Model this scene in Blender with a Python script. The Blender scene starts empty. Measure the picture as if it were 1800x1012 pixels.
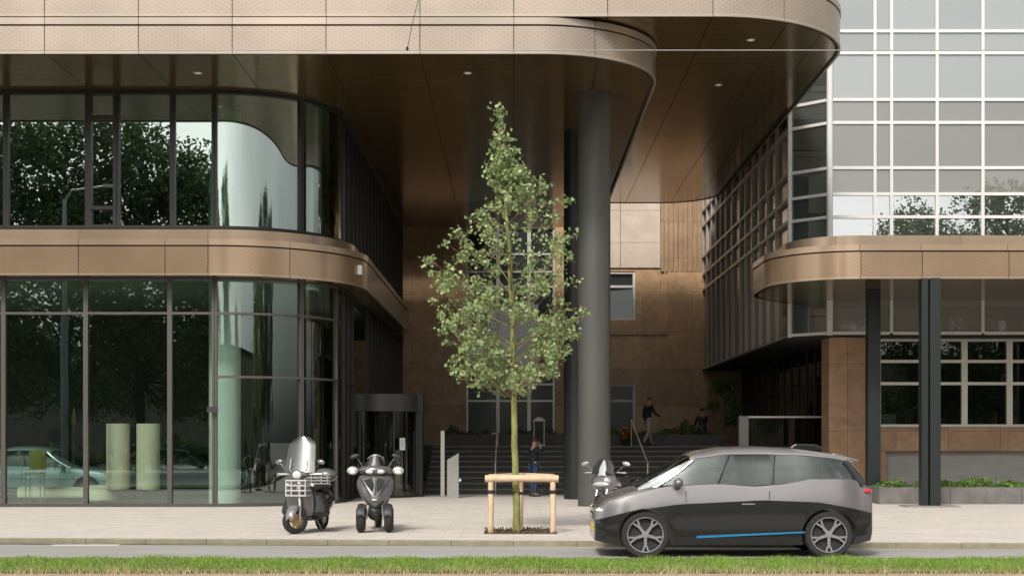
import bpy, math, random
import numpy as np
from mathutils import Vector, Matrix
PI = math.pi
R = math.radians
random.seed(7)
sc = bpy.context.scene
COL = sc.collection

# ------------------------------------------------------------------ camera
cam = bpy.data.cameras.new('camera'); camo = bpy.data.objects.new('camera', cam); COL.objects.link(camo)
camo.location = (0, 0, 1.6); camo.rotation_euler = (R(90), 0, 0)
cam.sensor_width = 36; cam.lens = 50
cam.shift_x = -3 / 1800; cam.shift_y = 269 / 1800
cam.clip_start = 0.1; cam.clip_end = 3000
sc.camera = camo

# ------------------------------------------------------------------ sky and sun
SUN_EL, SUN_AZ = R(43), R(200)          # azimuth measured clockwise from +Y (view direction): behind the camera, left
w = bpy.data.worlds.new('World'); sc.world = w; w.use_nodes = True
nt = w.node_tree; nt.nodes.clear()
out = nt.nodes.new('ShaderNodeOutputWorld'); bg = nt.nodes.new('ShaderNodeBackground')
sky = nt.nodes.new('ShaderNodeTexSky'); sky.sky_type = 'NISHITA'; sky.sun_disc = False
sky.sun_elevation = SUN_EL; sky.sun_rotation = SUN_AZ; sky.dust_density = 4.0; sky.air_density = 1.2; sky.ozone_density = 1.0
hs = nt.nodes.new('ShaderNodeHueSaturation'); hs.inputs['Saturation'].default_value = 0.16; hs.inputs['Value'].default_value = 1.0
nt.links.new(sky.outputs[0], hs.inputs['Color'])
tcw = nt.nodes.new('ShaderNodeTexCoord'); mpw = nt.nodes.new('ShaderNodeMapping'); mpw.inputs['Scale'].default_value = (1, 1, 3)
nw = nt.nodes.new('ShaderNodeTexNoise'); nw.inputs['Scale'].default_value = 2.2; nw.inputs['Detail'].default_value = 6
mrw = nt.nodes.new('ShaderNodeMapRange'); mrw.inputs[1].default_value = .3; mrw.inputs[2].default_value = .7; mrw.inputs[3].default_value = .85; mrw.inputs[4].default_value = 1.2
mxw = nt.nodes.new('ShaderNodeMix'); mxw.data_type = 'RGBA'; mxw.blend_type = 'MULTIPLY'; mxw.inputs[0].default_value = 1
nt.links.new(tcw.outputs['Generated'], mpw.inputs[0]); nt.links.new(mpw.outputs[0], nw.inputs[0]); nt.links.new(nw.outputs[0], mrw.inputs[0])
nt.links.new(hs.outputs[0], mxw.inputs[6]); nt.links.new(mrw.outputs[0], mxw.inputs[7])
nt.links.new(mxw.outputs[2], bg.inputs[0]); bg.inputs[1].default_value = 0.135; nt.links.new(bg.outputs[0], out.inputs[0])
sd = bpy.data.lights.new('sun', 'SUN'); sd.energy = 2.0; sd.angle = R(9); sd.color = (1, .955, .89)
so = bpy.data.objects.new('sun', sd); COL.objects.link(so)
_d = Vector((math.sin(SUN_AZ) * math.cos(SUN_EL), math.cos(SUN_AZ) * math.cos(SUN_EL), math.sin(SUN_EL)))
so.rotation_euler = (-_d).to_track_quat('-Z', 'Y').to_euler(); so.location = (0, -20, 40)
sc.view_settings.view_transform = 'Standard'; sc.view_settings.look = 'None'; sc.view_settings.exposure = 0.35; sc.view_settings.gamma = 1
sc.cycles.max_bounces = 8; sc.cycles.transparent_max_bounces = 24; sc.cycles.glossy_bounces = 4; sc.cycles.diffuse_bounces = 3
sc.cycles.use_denoising = True; sc.cycles.caustics_reflective = False; sc.cycles.caustics_refractive = False

# ------------------------------------------------------------------ mesh builder
class MB:
    def __init__(s): s.v = []; s.f = []; s.uv = {}; s.mi = {}
    def add(s, vs, fs, mi=0, M=None):
        b = len(s.v)
        for p in vs:
            p = Vector(p)
            if M is not None: p = M @ p
            s.v.append(tuple(p))
        for f in fs:
            if mi: s.mi[len(s.f)] = mi
            s.f.append(tuple(i + b for i in f))
        return s
    def box(s, x0, x1, y0, y1, z0, z1, mi=0, M=None):
        return s.add([(x, y, z) for z in (z0, z1) for y in (y0, y1) for x in (x0, x1)],
                     [(0, 2, 3, 1), (4, 5, 7, 6), (0, 1, 5, 4), (2, 6, 7, 3), (0, 4, 6, 2), (1, 3, 7, 5)], mi, M)
    def cbox(s, c, d, rot=None, mi=0):
        M = Matrix.Translation(c)
        if rot is not None: M = M @ rot
        return s.box(-d[0]/2, d[0]/2, -d[1]/2, d[1]/2, -d[2]/2, d[2]/2, mi, M)
    def tube(s, pts, rad, n=8, mi=0, M=None, caps=True):
        pts = [Vector(p) for p in pts]; m = len(pts)
        if not hasattr(rad, '__len__'): rad = [rad] * m
        vs = []; u = None
        for i, p in enumerate(pts):
            t = (pts[min(i+1, m-1)] - pts[max(i-1, 0)])
            if t.length < 1e-9: t = Vector((0, 0, 1))
            t.normalize()
            if u is None:
                a = Vector((0, 0, 1)) if abs(t.z) < .9 else Vector((1, 0, 0)); u = (a - t * a.dot(t)).normalized()
            else:
                u = u - t * u.dot(t)
                u = u.normalized() if u.length > 1e-6 else t.orthogonal().normalized()
            w_ = t.cross(u)
            for k in range(n):
                a = 2 * PI * k / n; vs.append(p + (u * math.cos(a) + w_ * math.sin(a)) * rad[i])
        fs = [(i*n+k, i*n+(k+1) % n, (i+1)*n+(k+1) % n, (i+1)*n+k) for i in range(m-1) for k in range(n)]
        if caps: fs += [tuple(range(n))[::-1], tuple((m-1)*n+k for k in range(n))]
        return s.add(vs, fs, mi, M)
    def loft(s, rings, closed=True, caps=True, mi=0, M=None, mif=None):
        n = len(rings[0]); m = len(rings); vs = [p for r in rings for p in r]
        b = len(s.f); fs = []
        for i in range(m-1):
            for k in range(n if closed else n-1):
                fs.append((i*n+k, i*n+(k+1) % n, (i+1)*n+(k+1) % n, (i+1)*n+k))
                if mif:
                    q = mif(i, k)
                    if q: s.mi[b+len(fs)-1] = q
        if caps: fs += [tuple(range(n))[::-1], tuple((m-1)*n+k for k in range(n))]
        bb = len(s.v)
        for p in vs: s.v.append(tuple((M @ Vector(p)) if M is not None else Vector(p)))
        for f in fs:
            if mi and len(s.f) not in s.mi: s.mi[len(s.f)] = mi
            s.f.append(tuple(i + bb for i in f))
        return s
    def ell(s, c, r, nu=14, nv=9, mi=0, rot=None, M=None, z0=-1., z1=1.):
        rings = []
        a0 = math.asin(z0); a1 = math.asin(z1)
        for j in range(nv+1):
            a = a0 + (a1-a0)*j/nv; q = max(math.cos(a), .02)
            ring = []
            for k in range(nu):
                b = 2*PI*k/nu; p = Vector((q*math.cos(b)*r[0], q*math.sin(b)*r[1], math.sin(a)*r[2]))
                if rot is not None: p = rot @ p
                ring.append(p + Vector(c))
            rings.append(ring)
        return s.loft(rings, mi=mi, M=M)
    def lathe(s, prof, c=(0, 0, 0), n=24, axis='Z', mi=0, M=None, caps=True):
        rings = []
        for (r, h) in prof:
            ring = []
            for k in range(n):
                a = 2*PI*k/n; ca, sa = math.cos(a)*r, math.sin(a)*r
                p = {'Z': (ca, sa, h), 'Y': (ca, h, -sa), 'X': (h, ca, sa)}[axis]
                ring.append(Vector(p) + Vector(c))
            rings.append(ring)
        return s.loft(rings, mi=mi, M=M, caps=caps)
    def torus(s, c, Rr, r, axis='Y', n=32, m=10, mi=0, sx=1., M=None):
        vs = []; fs = []
        for i in range(n):
            a = 2*PI*i/n
            for j in range(m):
                b = 2*PI*j/m; q = Rr + r*math.cos(b); h = r*sx*math.sin(b)
                p = {'Z': (q*math.cos(a), q*math.sin(a), h), 'Y': (q*math.cos(a), h, q*math.sin(a)), 'X': (h, q*math.cos(a), q*math.sin(a))}[axis]
                vs.append(Vector(p) + Vector(c))
                fs.append((i*m+j, ((i+1) % n)*m+j, ((i+1) % n)*m+(j+1) % m, i*m+(j+1) % m))
        return s.add(vs, fs, mi, M)
    def prism(s, poly, z0, z1, mi=0, M=None, axis='Z'):
        n = len(poly)
        def P(p, h): return (p[0], p[1], h) if axis == 'Z' else ((p[0], h, p[1]) if axis == 'Y' else (h, p[0], p[1]))
        vs = [P(p, z0) for p in poly] + [P(p, z1) for p in poly]
        fs = [tuple(range(n))[::-1], tuple(range(n, 2*n))] + [(i, (i+1) % n, n+(i+1) % n, n+i) for i in range(n)]
        return s.add(vs, fs, mi, M)
    def ribbon(s, path, z0, z1, th, mi=0):
        """solid strip along a plan path; outer face on the path, th towards the inside"""
        o = offset(path, -th); n = len(path); b = len(s.f)
        vs = []
        for (p, q) in zip(path, o): vs += [(p[0], p[1], z0), (p[0], p[1], z1), (q[0], q[1], z1), (q[0], q[1], z0)]
        fs = []; L = [0]
        for i in range(1, n): L.append(L[-1] + math.dist(path[i-1], path[i]))
        for i in range(n-1):
            a, c = i*4, (i+1)*4
            s.uv[b+len(fs)] = [(L[i], z0), (L[i+1], z0), (L[i+1], z1), (L[i], z1)]
            fs += [(a, c, c+1, a+1), (a+1, c+1, c+2, a+2), (a+2, c+2, c+3, a+3), (a+3, c+3, c, a)]
        fs += [(0, 1, 2, 3), tuple(4*(n-1)+k for k in (3, 2, 1, 0))]
        return s.add(vs, fs, mi)
    def build(s, name, mat, parent=None, smooth=False, world=False, bevel=0, sub=0, fix=True):
        me = bpy.data.meshes.new(name)
        off = Vector((0, 0, 0))
        if world and parent is not None:
            p = parent
            while p: off += p.location; p = p.parent
        me.from_pydata([tuple(Vector(v) - off) for v in s.v] if world else s.v, [], s.f)
        mats = mat if isinstance(mat, (list, tuple)) else [mat]
        for m in mats: me.materials.append(m)
        for i, q in s.mi.items(): me.polygons[i].material_index = q
        if s.uv:
            uvl = me.uv_layers.new(name='UVMap')
            for fi, uvs in s.uv.items():
                for li, uvc in zip(me.polygons[fi].loop_indices, uvs): uvl.data[li].uv = uvc
        if fix and not s.uv:
            import bmesh
            bm = bmesh.new(); bm.from_mesh(me); bmesh.ops.recalc_face_normals(bm, faces=bm.faces); bm.to_mesh(me); bm.free()
        if smooth:
            me.polygons.foreach_set('use_smooth', [True]*len(me.polygons)); me.set_sharp_from_angle(angle=R(38))
        o = bpy.data.objects.new(name, me); COL.objects.link(o)
        if parent is not None: o.parent = parent
        if bevel:
            md = o.modifiers.new('bevel', 'BEVEL'); md.width = bevel; md.segments = 2; md.limit_method = 'ANGLE'; md.angle_limit = R(40)
        if sub:
            md = o.modifiers.new('sub', 'SUBSURF'); md.levels = sub; md.render_levels = sub
        return o

def offset(path, d):
    """shift a plan path by d towards its outside (right-hand side)"""
    n = len(path); res = []
    for i in range(n):
        ns = []
        for a, b in ((i-1, i), (i, i+1)):
            if a >= 0 and b < n:
                dx, dy = path[b][0]-path[a][0], path[b][1]-path[a][1]; l = math.hypot(dx, dy) or 1
                ns.append((dy/l, -dx/l))
        nx, ny = sum(q[0] for q in ns)/len(ns), sum(q[1] for q in ns)/len(ns); l2 = nx*nx+ny*ny
        res.append((path[i][0]+nx*d/l2, path[i][1]+ny*d/l2))
    return res
def arc(cx, cy, r, t0, t1, n=16):
    """t=0 faces the camera (-Y), t=90 faces +X"""
    return [(cx + r*math.sin(R(t0+(t1-t0)*i/n)), cy - r*math.cos(R(t0+(t1-t0)*i/n))) for i in range(n+1)]
def sub_path(path, a, b):
    """piece of a path between arc lengths a and b"""
    L = [0]
    for i in range(1, len(path)): L.append(L[-1] + math.dist(path[i-1], path[i]))
    def at(s_):
        for i in range(1, len(path)):
            if s_ <= L[i] + 1e-9:
                t = (s_-L[i-1])/(L[i]-L[i-1]); return (path[i-1][0]+(path[i][0]-path[i-1][0])*t, path[i-1][1]+(path[i][1]-path[i-1][1])*t)
        return path[-1]
    return [at(a)] + [path[i] for i in range(len(path)) if a+1e-4 < L[i] < b-1e-4] + [at(b)]
def plen(path): return sum(math.dist(path[i-1], path[i]) for i in range(1, len(path)))

def tag(o, label=None, cat=None, group=None, kind=None):
    if label: o['label'] = label
    if cat: o['category'] = cat
    if group: o['group'] = group
    if kind: o['kind'] = kind
    return o
def thing(name, loc, label, cat, group=None, rz=0):
    o = bpy.data.objects.new(name, None); COL.objects.link(o); o.location = loc; o.rotation_euler = (0, 0, rz); o.empty_display_size = .1
    return tag(o, label, cat, group)
def copy_tree(o, parent=None):
    c = o.copy(); COL.objects.link(c)
    if parent is not None: c.parent = parent
    for ch in list(o.children): copy_tree(ch, c)
    return c

# ------------------------------------------------------------------ materials
MATS = {}
def mat(name, base, rough=.6, metal=0., var=0., scale=3., bump=0., bscale=20., spec=.5, coat=0., tint2=None, stretch=(1, 1, 1), emit=None, detail=5):
    if name in MATS: return MATS[name]
    m = bpy.data.materials.new(name); m.use_nodes = True; n = m.node_tree; b = n.nodes['Principled BSDF']
    b.inputs['Base Color'].default_value = (*base, 1); b.inputs['Roughness'].default_value = rough; b.inputs['Metallic'].default_value = metal
    b.inputs['Specular IOR Level'].default_value = spec; b.inputs['Coat Weight'].default_value = coat; b.inputs['Coat Roughness'].default_value = .08
    if var or tint2 or bump:
        tc = n.nodes.new('ShaderNodeTexCoord'); mp = n.nodes.new('ShaderNodeMapping'); mp.inputs['Scale'].default_value = stretch
        n.links.new(tc.outputs['Object'], mp.inputs[0])
    if var or tint2:
        nz = n.nodes.new('ShaderNodeTexNoise'); nz.inputs['Scale'].default_value = scale; nz.inputs['Detail'].default_value = detail; nz.inputs['Roughness'].default_value = .65
        rp = n.nodes.new('ShaderNodeMapRange'); rp.inputs[1].default_value = .3; rp.inputs[2].default_value = .7
        mx = n.nodes.new('ShaderNodeMix'); mx.data_type = 'RGBA'
        c1 = [c*(1-var) for c in base]; c2 = list(tint2) if tint2 else [min(1, c*(1+var)) for c in base]
        mx.inputs[6].default_value = (*c1, 1); mx.inputs[7].default_value = (*c2, 1)
        n.links.new(mp.outputs[0], nz.inputs[0]); n.links.new(nz.outputs[0], rp.inputs[0]); n.links.new(rp.outputs[0], mx.inputs[0]); n.links.new(mx.outputs[2], b.inputs['Base Color'])
    if bump:
        n2 = n.nodes.new('ShaderNodeTexNoise'); n2.inputs['Scale'].default_value = bscale; n2.inputs['Detail'].default_value = 4
        bp = n.nodes.new('ShaderNodeBump'); bp.inputs['Strength'].default_value = bump; bp.inputs['Distance'].default_value = .02
        n.links.new(mp.outputs[0], n2.inputs[0]); n.links.new(n2.outputs[0], bp.inputs['Height']); n.links.new(bp.outputs[0], b.inputs['Normal'])
    if emit:
        b.inputs['Emission Color'].default_value = (*emit[:3], 1); b.inputs['Emission Strength'].default_value = emit[3]
    MATS[name] = m; return m

def glass(name, tint, refl_tint, ior, rough=0.0, floor=0.0, wob=0.0):
    m = bpy.data.materials.new(name); m.use_nodes = True; n = m.node_tree; n.nodes.clear()
    o = n.nodes.new('ShaderNodeOutputMaterial'); t = n.nodes.new('ShaderNodeBsdfTransparent'); g = n.nodes.new('ShaderNodeBsdfGlossy'); mx = n.nodes.new('ShaderNodeMixShader')
    fr = n.nodes.new('ShaderNodeFresnel'); fr.inputs[0].default_value = ior
    t.inputs[0].default_value = (*tint, 1); g.inputs[0].default_value = (*refl_tint, 1); g.inputs['Roughness'].default_value = rough
    # the back face of the pane sees the same reflectance (geometry fresnel is inverted inside)
    lw = n.nodes.new('ShaderNodeLayerWeight'); lw.inputs[0].default_value = .12
    mr = n.nodes.new('ShaderNodeMapRange'); r0 = ((ior-1)/(ior+1))**2
    mr.inputs[1].default_value = 0; mr.inputs[2].default_value = 1; mr.inputs[3].default_value = max(r0, floor); mr.inputs[4].default_value = 1
    n.links.new(lw.outputs['Fresnel'], mr.inputs[0]); n.links.new(mr.outputs[0], mx.inputs[0])
    if wob:
        tc = n.nodes.new('ShaderNodeTexCoord'); nz = n.nodes.new('ShaderNodeTexNoise'); nz.inputs['Scale'].default_value = .8; nz.inputs['Detail'].default_value = 1
        bp = n.nodes.new('ShaderNodeBump'); bp.inputs['Strength'].default_value = wob; bp.inputs['Distance'].default_value = .02
        n.links.new(tc.outputs['Object'], nz.inputs[0]); n.links.new(nz.outputs[0], bp.inputs['Height']); n.links.new(bp.outputs[0], g.inputs['Normal'])
    n.links.new(t.outputs[0], mx.inputs[1]); n.links.new(g.outputs[0], mx.inputs[2]); n.links.new(mx.outputs[0], o.inputs[0])
    MATS[name] = m; return m

def bronze(name, c, rough, metal, dots=True, k=.15):
    kd = k
    m = mat(name, c, rough, metal, spec=.6); n = m.node_tree; b = n.nodes['Principled BSDF']
    uv = n.nodes.new('ShaderNodeUVMap'); sp = n.nodes.new('ShaderNodeSeparateXYZ'); n.links.new(uv.outputs[0], sp.inputs[0])
    def mth(op, a, bb):
        q = n.nodes.new('ShaderNodeMath'); q.operation = op
        for i, v in enumerate((a, bb)):
            if v is None: continue
            if isinstance(v, (int, float)): q.inputs[i].default_value = v
            else: n.links.new(v, q.inputs[i])
        return q.outputs[0]
    u_ = mth('SINE', mth('MULTIPLY', sp.outputs[0], 2*PI/.165), None); v_ = mth('SINE', mth('MULTIPLY', sp.outputs[1], 2*PI/.10), None)
    d = mth('MULTIPLY', u_, v_); k = n.nodes.new('ShaderNodeMapRange'); k.inputs[1].default_value = .15; k.inputs[2].default_value = .6; n.links.new(d, k.inputs[0])
    tc = n.nodes.new('ShaderNodeTexCoord'); nz = n.nodes.new('ShaderNodeTexNoise'); nz.inputs['Scale'].default_value = .7; nz.inputs['Detail'].default_value = 6; n.links.new(tc.outputs['Object'], nz.inputs[0])
    mp = n.nodes.new('ShaderNodeMapRange'); mp.inputs[1].default_value = .3; mp.inputs[2].default_value = .7; mp.inputs[3].default_value = .9; mp.inputs[4].default_value = 1.1; n.links.new(nz.outputs[0], mp.inputs[0])
    kk = mth('SUBTRACT', mp.outputs[0], mth('MULTIPLY', k.outputs[0], kd if dots else 0.))
    mx = n.nodes.new('ShaderNodeMix'); mx.data_type = 'RGBA'; mx.blend_type = 'MULTIPLY'; mx.inputs[0].default_value = 1; mx.inputs[6].default_value = (*c, 1)
    gi = n.nodes.new('ShaderNodeNewGeometry'); gr = n.nodes.new('ShaderNodeMapRange'); gr.inputs[3].default_value = .93; gr.inputs[4].default_value = 1.06; n.links.new(gi.outputs['Random Per Island'], gr.inputs[0]); kk = mth('MULTIPLY', kk, gr.outputs[0])
    n.links.new(kk, mx.inputs[7]); n.links.new(mx.outputs[2], b.inputs['Base Color'])
    return m

def stone(name, c1, c2, bw, bh, rough=.45, mortar=(.08, .06, .05), msize=.006, axis='XZ', offs=.5):
    m = mat(name, c1, rough, spec=.5); n = m.node_tree; b = n.nodes['Principled BSDF']
    tc = n.nodes.new('ShaderNodeTexCoord'); sp = n.nodes.new('ShaderNodeSeparateXYZ'); cb = n.nodes.new('ShaderNodeCombineXYZ')
    n.links.new(tc.outputs['Object'], sp.inputs[0]); n.links.new(sp.outputs['XYZ'.index(axis[0])], cb.inputs[0]); n.links.new(sp.outputs['XYZ'.index(axis[1])], cb.inputs[1])
    br = n.nodes.new('ShaderNodeTexBrick'); br.inputs['Scale'].default_value = 1; br.inputs['Brick Width'].default_value = bw; br.inputs['Row Height'].default_value = bh
    br.inputs['Mortar Size'].default_value = msize; br.inputs['Mortar Smooth'].default_value = .1; br.offset = offs
    br.inputs['Color1'].default_value = (*c1, 1); br.inputs['Color2'].default_value = (*c2, 1); br.inputs['Mortar'].default_value = (*mortar, 1); n.links.new(cb.outputs[0], br.inputs[0])
    nz = n.nodes.new('ShaderNodeTexNoise'); nz.inputs['Scale'].default_value = 1.6; nz.inputs['Detail'].default_value = 8; nz.inputs['Roughness'].default_value = .7; nz.inputs['Distortion'].default_value = 1.2
    n.links.new(tc.outputs['Object'], nz.inputs[0])
    mp = n.nodes.new('ShaderNodeMapRange'); mp.inputs[1].default_value = .3; mp.inputs[2].default_value = .7; mp.inputs[3].default_value = .72; mp.inputs[4].default_value = 1.25; n.links.new(nz.outputs[0], mp.inputs[0])
    mx = n.nodes.new('ShaderNodeMix'); mx.data_type = 'RGBA'; mx.blend_type = 'MULTIPLY'; mx.inputs[0].default_value = 1
    n.links.new(br.outputs[0], mx.inputs[6]); n.links.new(mp.outputs[0], mx.inputs[7]); n.links.new(mx.outputs[2], b.inputs['Base Color'])
    return m

def leafmat(name, c1, c2, c3):
    m = bpy.data.materials.new(name); m.use_nodes = True; n = m.node_tree; b = n.nodes['Principled BSDF']; o = n.nodes['Material Output']
    g = n.nodes.new('ShaderNodeNewGeometry'); cr = n.nodes.new('ShaderNodeValToRGB')
    cr.color_ramp.elements[0].color = (*c1, 1); cr.color_ramp.elements[1].color = (*c3, 1); e = cr.color_ramp.elements.new(.5); e.color = (*c2, 1)
    n.links.new(g.outputs['Random Per Island'], cr.inputs[0]); n.links.new(cr.outputs[0], b.inputs['Base Color']); b.inputs['Roughness'].default_value = .5
    b.inputs['Specular IOR Level'].default_value = .35
    tr = n.nodes.new('ShaderNodeBsdfTranslucent'); n.links.new(cr.outputs[0], tr.inputs[0]); mx = n.nodes.new('ShaderNodeMixShader'); mx.inputs[0].default_value = .3
    n.links.new(b.outputs[0], mx.inputs[1]); n.links.new(tr.outputs[0], mx.inputs[2]); n.links.new(mx.outputs[0], o.inputs[0])
    MATS[name] = m; return m

M_bronze = bronze('bronze_panel', (.36, .293, .228), .26, .38)
M_band = bronze('bronze_band', (.335, .235, .15), .20, .45, k=.07)
M_rim = bronze('bronze_rim', (.385, .318, .252), .28, .35, dots=False)
M_rim2 = bronze('bronze_band_rim', (.385, .28, .19), .22, .42, dots=False)
M_gap = mat('dark_gap', (.02, .016, .012), .8)
M_soff = mat('bronze_soffit', (.25, .168, .068), .16, .75, var=.15, scale=.8, stretch=(1, 1, 1), bump=.16, bscale=1.1, spec=.8)
def soffit_lines(m):
    n = m.node_tree; b = n.nodes['Principled BSDF']; tc = n.nodes.new('ShaderNodeTexCoord'); sp = n.nodes.new('ShaderNodeSeparateXYZ'); n.links.new(tc.outputs['Object'], sp.inputs[0])
    q = n.nodes.new('ShaderNodeMath'); q.operation = 'FRACT'; k = n.nodes.new('ShaderNodeMath'); k.operation = 'MULTIPLY'; k.inputs[1].default_value = 1/.42
    n.links.new(sp.outputs[1], k.inputs[0]); n.links.new(k.outputs[0], q.inputs[0])
    r = n.nodes.new('ShaderNodeMapRange'); r.inputs[1].default_value = .90; r.inputs[2].default_value = .95; r.inputs[3].default_value = 1; r.inputs[4].default_value = .35; n.links.new(q.outputs[0], r.inputs[0])
    old = b.inputs['Base Color'].links[0].from_socket; mx = n.nodes.new('ShaderNodeMix'); mx.data_type = 'RGBA'; mx.blend_type = 'MULTIPLY'; mx.inputs[0].default_value = 1
    n.links.new(old, mx.inputs[6]); n.links.new(r.outputs[0], mx.inputs[7]); n.links.new(mx.outputs[2], b.inputs['Base Color'])
soffit_lines(M_soff)
def soffit_bump(m):
    n = m.node_tree; b = n.nodes['Principled BSDF']; tc = n.nodes.new('ShaderNodeTexCoord'); mp = n.nodes.new('ShaderNodeMapping'); mp.inputs['Scale'].default_value = (.12, 5.5, 1)
    nz = n.nodes.new('ShaderNodeTexNoise'); nz.inputs['Scale'].default_value = 1.; nz.inputs['Detail'].default_value = 3; bp = n.nodes.new('ShaderNodeBump'); bp.inputs['Strength'].default_value = .35; bp.inputs['Distance'].default_value = .012
    n.links.new(tc.outputs['Object'], mp.inputs[0]); n.links.new(mp.outputs[0], nz.inputs[0]); n.links.new(nz.outputs[0], bp.inputs['Height'])
    old = b.inputs['Normal'].links[0].from_socket; n.links.new(old, bp.inputs['Normal']); n.links.new(bp.outputs[0], b.inputs['Normal'])
soffit_bump(M_soff)
M_mull = mat('dark_mullion', (.035, .033, .03), .4, .3)
M_mull2 = mat('grey_mullion', (.10, .092, .082), .45, .4)
M_glassL = glass('green_glass', (.80, .88, .83), (.90, .97, .94), 2.1, wob=.02)
M_glassU = glass('clear_upper_glass', (.68, .86, .76), (.98, .99, .98), 3.3, wob=.015)
M_glassC = glass('clear_glass', (.85, .88, .87), (.95, .95, .95), 1.6)
M_glassD = glass('dark_glass', (.6, .62, .6), (.8, .82, .8), 1.9)
M_white = mat('white_frame', (.70, .69, .66), .4, var=.05, scale=2)
M_sideframe = mat('side_frame', (.44, .42, .38), .45, .2)
M_paneA = mat('grey_blind_pane', (.31, .31, .285), .07, var=.05, scale=.6, spec=.9, coat=.3)
M_paneB = mat('pale_blind_pane', (.37, .39, .385), .07, var=.05, scale=.6, spec=.9, coat=.3)
M_paneD = mat('dark_green_pane', (.035, .045, .042), .05, spec=1.0, coat=.5)
def mirror(name, base, refl, fac):
    m = bpy.data.materials.new(name); m.use_nodes = True; n = m.node_tree; b = n.nodes['Principled BSDF']; o = n.nodes['Material Output']
    b.inputs['Base Color'].default_value = (*base, 1); b.inputs['Roughness'].default_value = .3
    oi = n.nodes.new('ShaderNodeObjectInfo'); mr = n.nodes.new('ShaderNodeMapRange'); mr.inputs[3].default_value = .84; mr.inputs[4].default_value = 1.14
    mm = n.nodes.new('ShaderNodeMix'); mm.data_type = 'RGBA'; mm.blend_type = 'MULTIPLY'; mm.inputs[0].default_value = 1; mm.inputs[6].default_value = (*base, 1)
    n.links.new(oi.outputs['Random'], mr.inputs[0]); n.links.new(mr.outputs[0], mm.inputs[7]); n.links.new(mm.outputs[2], b.inputs['Base Color'])
    g = n.nodes.new('ShaderNodeBsdfGlossy'); g.inputs[0].default_value = (*refl, 1); g.inputs['Roughness'].default_value = .0; mx = n.nodes.new('ShaderNodeMixShader'); mx.inputs[0].default_value = fac
    n.links.new(b.outputs[0], mx.inputs[1]); n.links.new(g.outputs[0], mx.inputs[2]); n.links.new(mx.outputs[0], o.inputs[0]); MATS[name] = m; return m
M_mirror = mirror('mirror_pane', (.05, .055, .05), (.95, .97, .96), .60)
M_paneA2 = mirror('grey_pane', (.175, .17, .148), (.9, .92, .9), .14)
M_paneB2 = mirror('pale_pane', (.225, .24, .235), (.9, .93, .93), .17)
M_paneD2 = mirror('deep_pane', (.022, .027, .024), (.7, .78, .75), .08)
M_chamf = mirror('chamfer_pane', (.06, .072, .07), (.8, .86, .85), .34)
M_sidepane = mirror('side_pane', (.10, .07, .045), (.8, .72, .62), .4)
M_stone = stone('brown_granite', (.58, .37, .205), (.42, .26, .14), 2.1, 1.55, .4, offs=.37)
M_stoneR = stone('ribbed_granite', (.40, .27, .17), (.32, .21, .125), 1.4, 1.55, .5)
M_pier = stone('pier_granite', (.38, .235, .135), (.30, .18, .10), 1.5, 1.9, .4, offs=0.)
M_col = mat('column_grey', (.072, .071, .062), .5, .1, var=.08, scale=1.5, stretch=(1, 1, .3), bump=.02)
M_black = mat('column_black', (.022, .026, .026), .35, .2)
M_plinth = mat('plinth_grey', (.30, .29, .27), .7, var=.12, scale=1.2, stretch=(1, 1, 6))
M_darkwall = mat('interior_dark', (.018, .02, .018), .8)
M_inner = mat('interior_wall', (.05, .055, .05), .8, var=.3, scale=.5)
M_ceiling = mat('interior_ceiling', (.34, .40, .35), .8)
M_floorin = mat('interior_floor', (.16, .17, .16), .35)
M_mint = mat('pillar_white', (.80, .83, .80), .5, var=.03)
M_shade = mat('lamp_fabric', (.84, .71, .58), .8, var=.04, scale=4)
M_steel = mat('brushed_steel', (.45, .43, .40), .35, .8)
M_lsteel = mat('pale_metal', (.62, .59, .53), .4, .5)
M_wheel = mat('alloy_wheel', (.26, .26, .26), .35, .2)
M_chrome = mat('chrome', (.75, .75, .74), .12, 1.)
M_rubber = mat('rubber', (.022, .021, .02), .85, var=.2, scale=30)
M_gold = mat('bronze_rim_paint', (.42, .29, .14), .35, .6)
M_silver = mat('silver_paint', (.24, .222, .222), .22, .45, coat=.6)
M_dkpaint = mat('dark_paint', (.018, .018, .019), .22, .2, coat=.8)
M_blkplastic = mat('black_plastic', (.025, .025, .026), .5)
M_greypaint = mat('grey_paint', (.14, .13, .13), .3, .4, coat=.4)
M_lens = mat('lamp_lens', (.82, .82, .78), .08, .2, coat=1.)
M_orange = mat('amber_lens', (.8, .25, .04), .2, coat=1.)
M_red = mat('red_lens', (.5, .02, .02), .2, coat=1.)
M_blue = mat('blue_trim', (.03, .20, .40), .3, .2)
M_leather = mat('seat_black', (.02, .02, .02), .55)
M_screen = glass('tinted_screen', (.80, .79, .75), (.9, .9, .9), 1.9)
M_carglass = glass('car_window', (.62, .68, .64), (.46, .50, .47), 2.8)
M_wood = mat('log_wood', (.62, .44, .27), .65, var=.18, scale=6, stretch=(1, 1, 1), tint2=(.70, .53, .36), bump=.15, bscale=25)
M_bark = mat('mossy_bark', (.20, .20, .075), .9, var=.35, scale=9, stretch=(1, 1, .35), tint2=(.30, .30, .10), bump=.5, bscale=30)
M_twig = mat('twig', (.20, .15, .09), .85)
M_leaf = leafmat('leaf', (.16, .225, .085), (.30, .385, .155), (.50, .57, .29))
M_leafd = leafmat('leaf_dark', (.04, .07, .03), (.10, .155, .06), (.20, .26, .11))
M_leafo = leafmat('leaf_autumn', (.25, .08, .015), (.45, .18, .03), (.55, .28, .06))
M_leafg = leafmat('leaf_cover', (.045, .10, .02), (.10, .20, .04), (.20, .32, .07))
M_grassm = leafmat('grass_blade', (.13, .27, .03), (.23, .40, .05), (.42, .52, .14))
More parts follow.
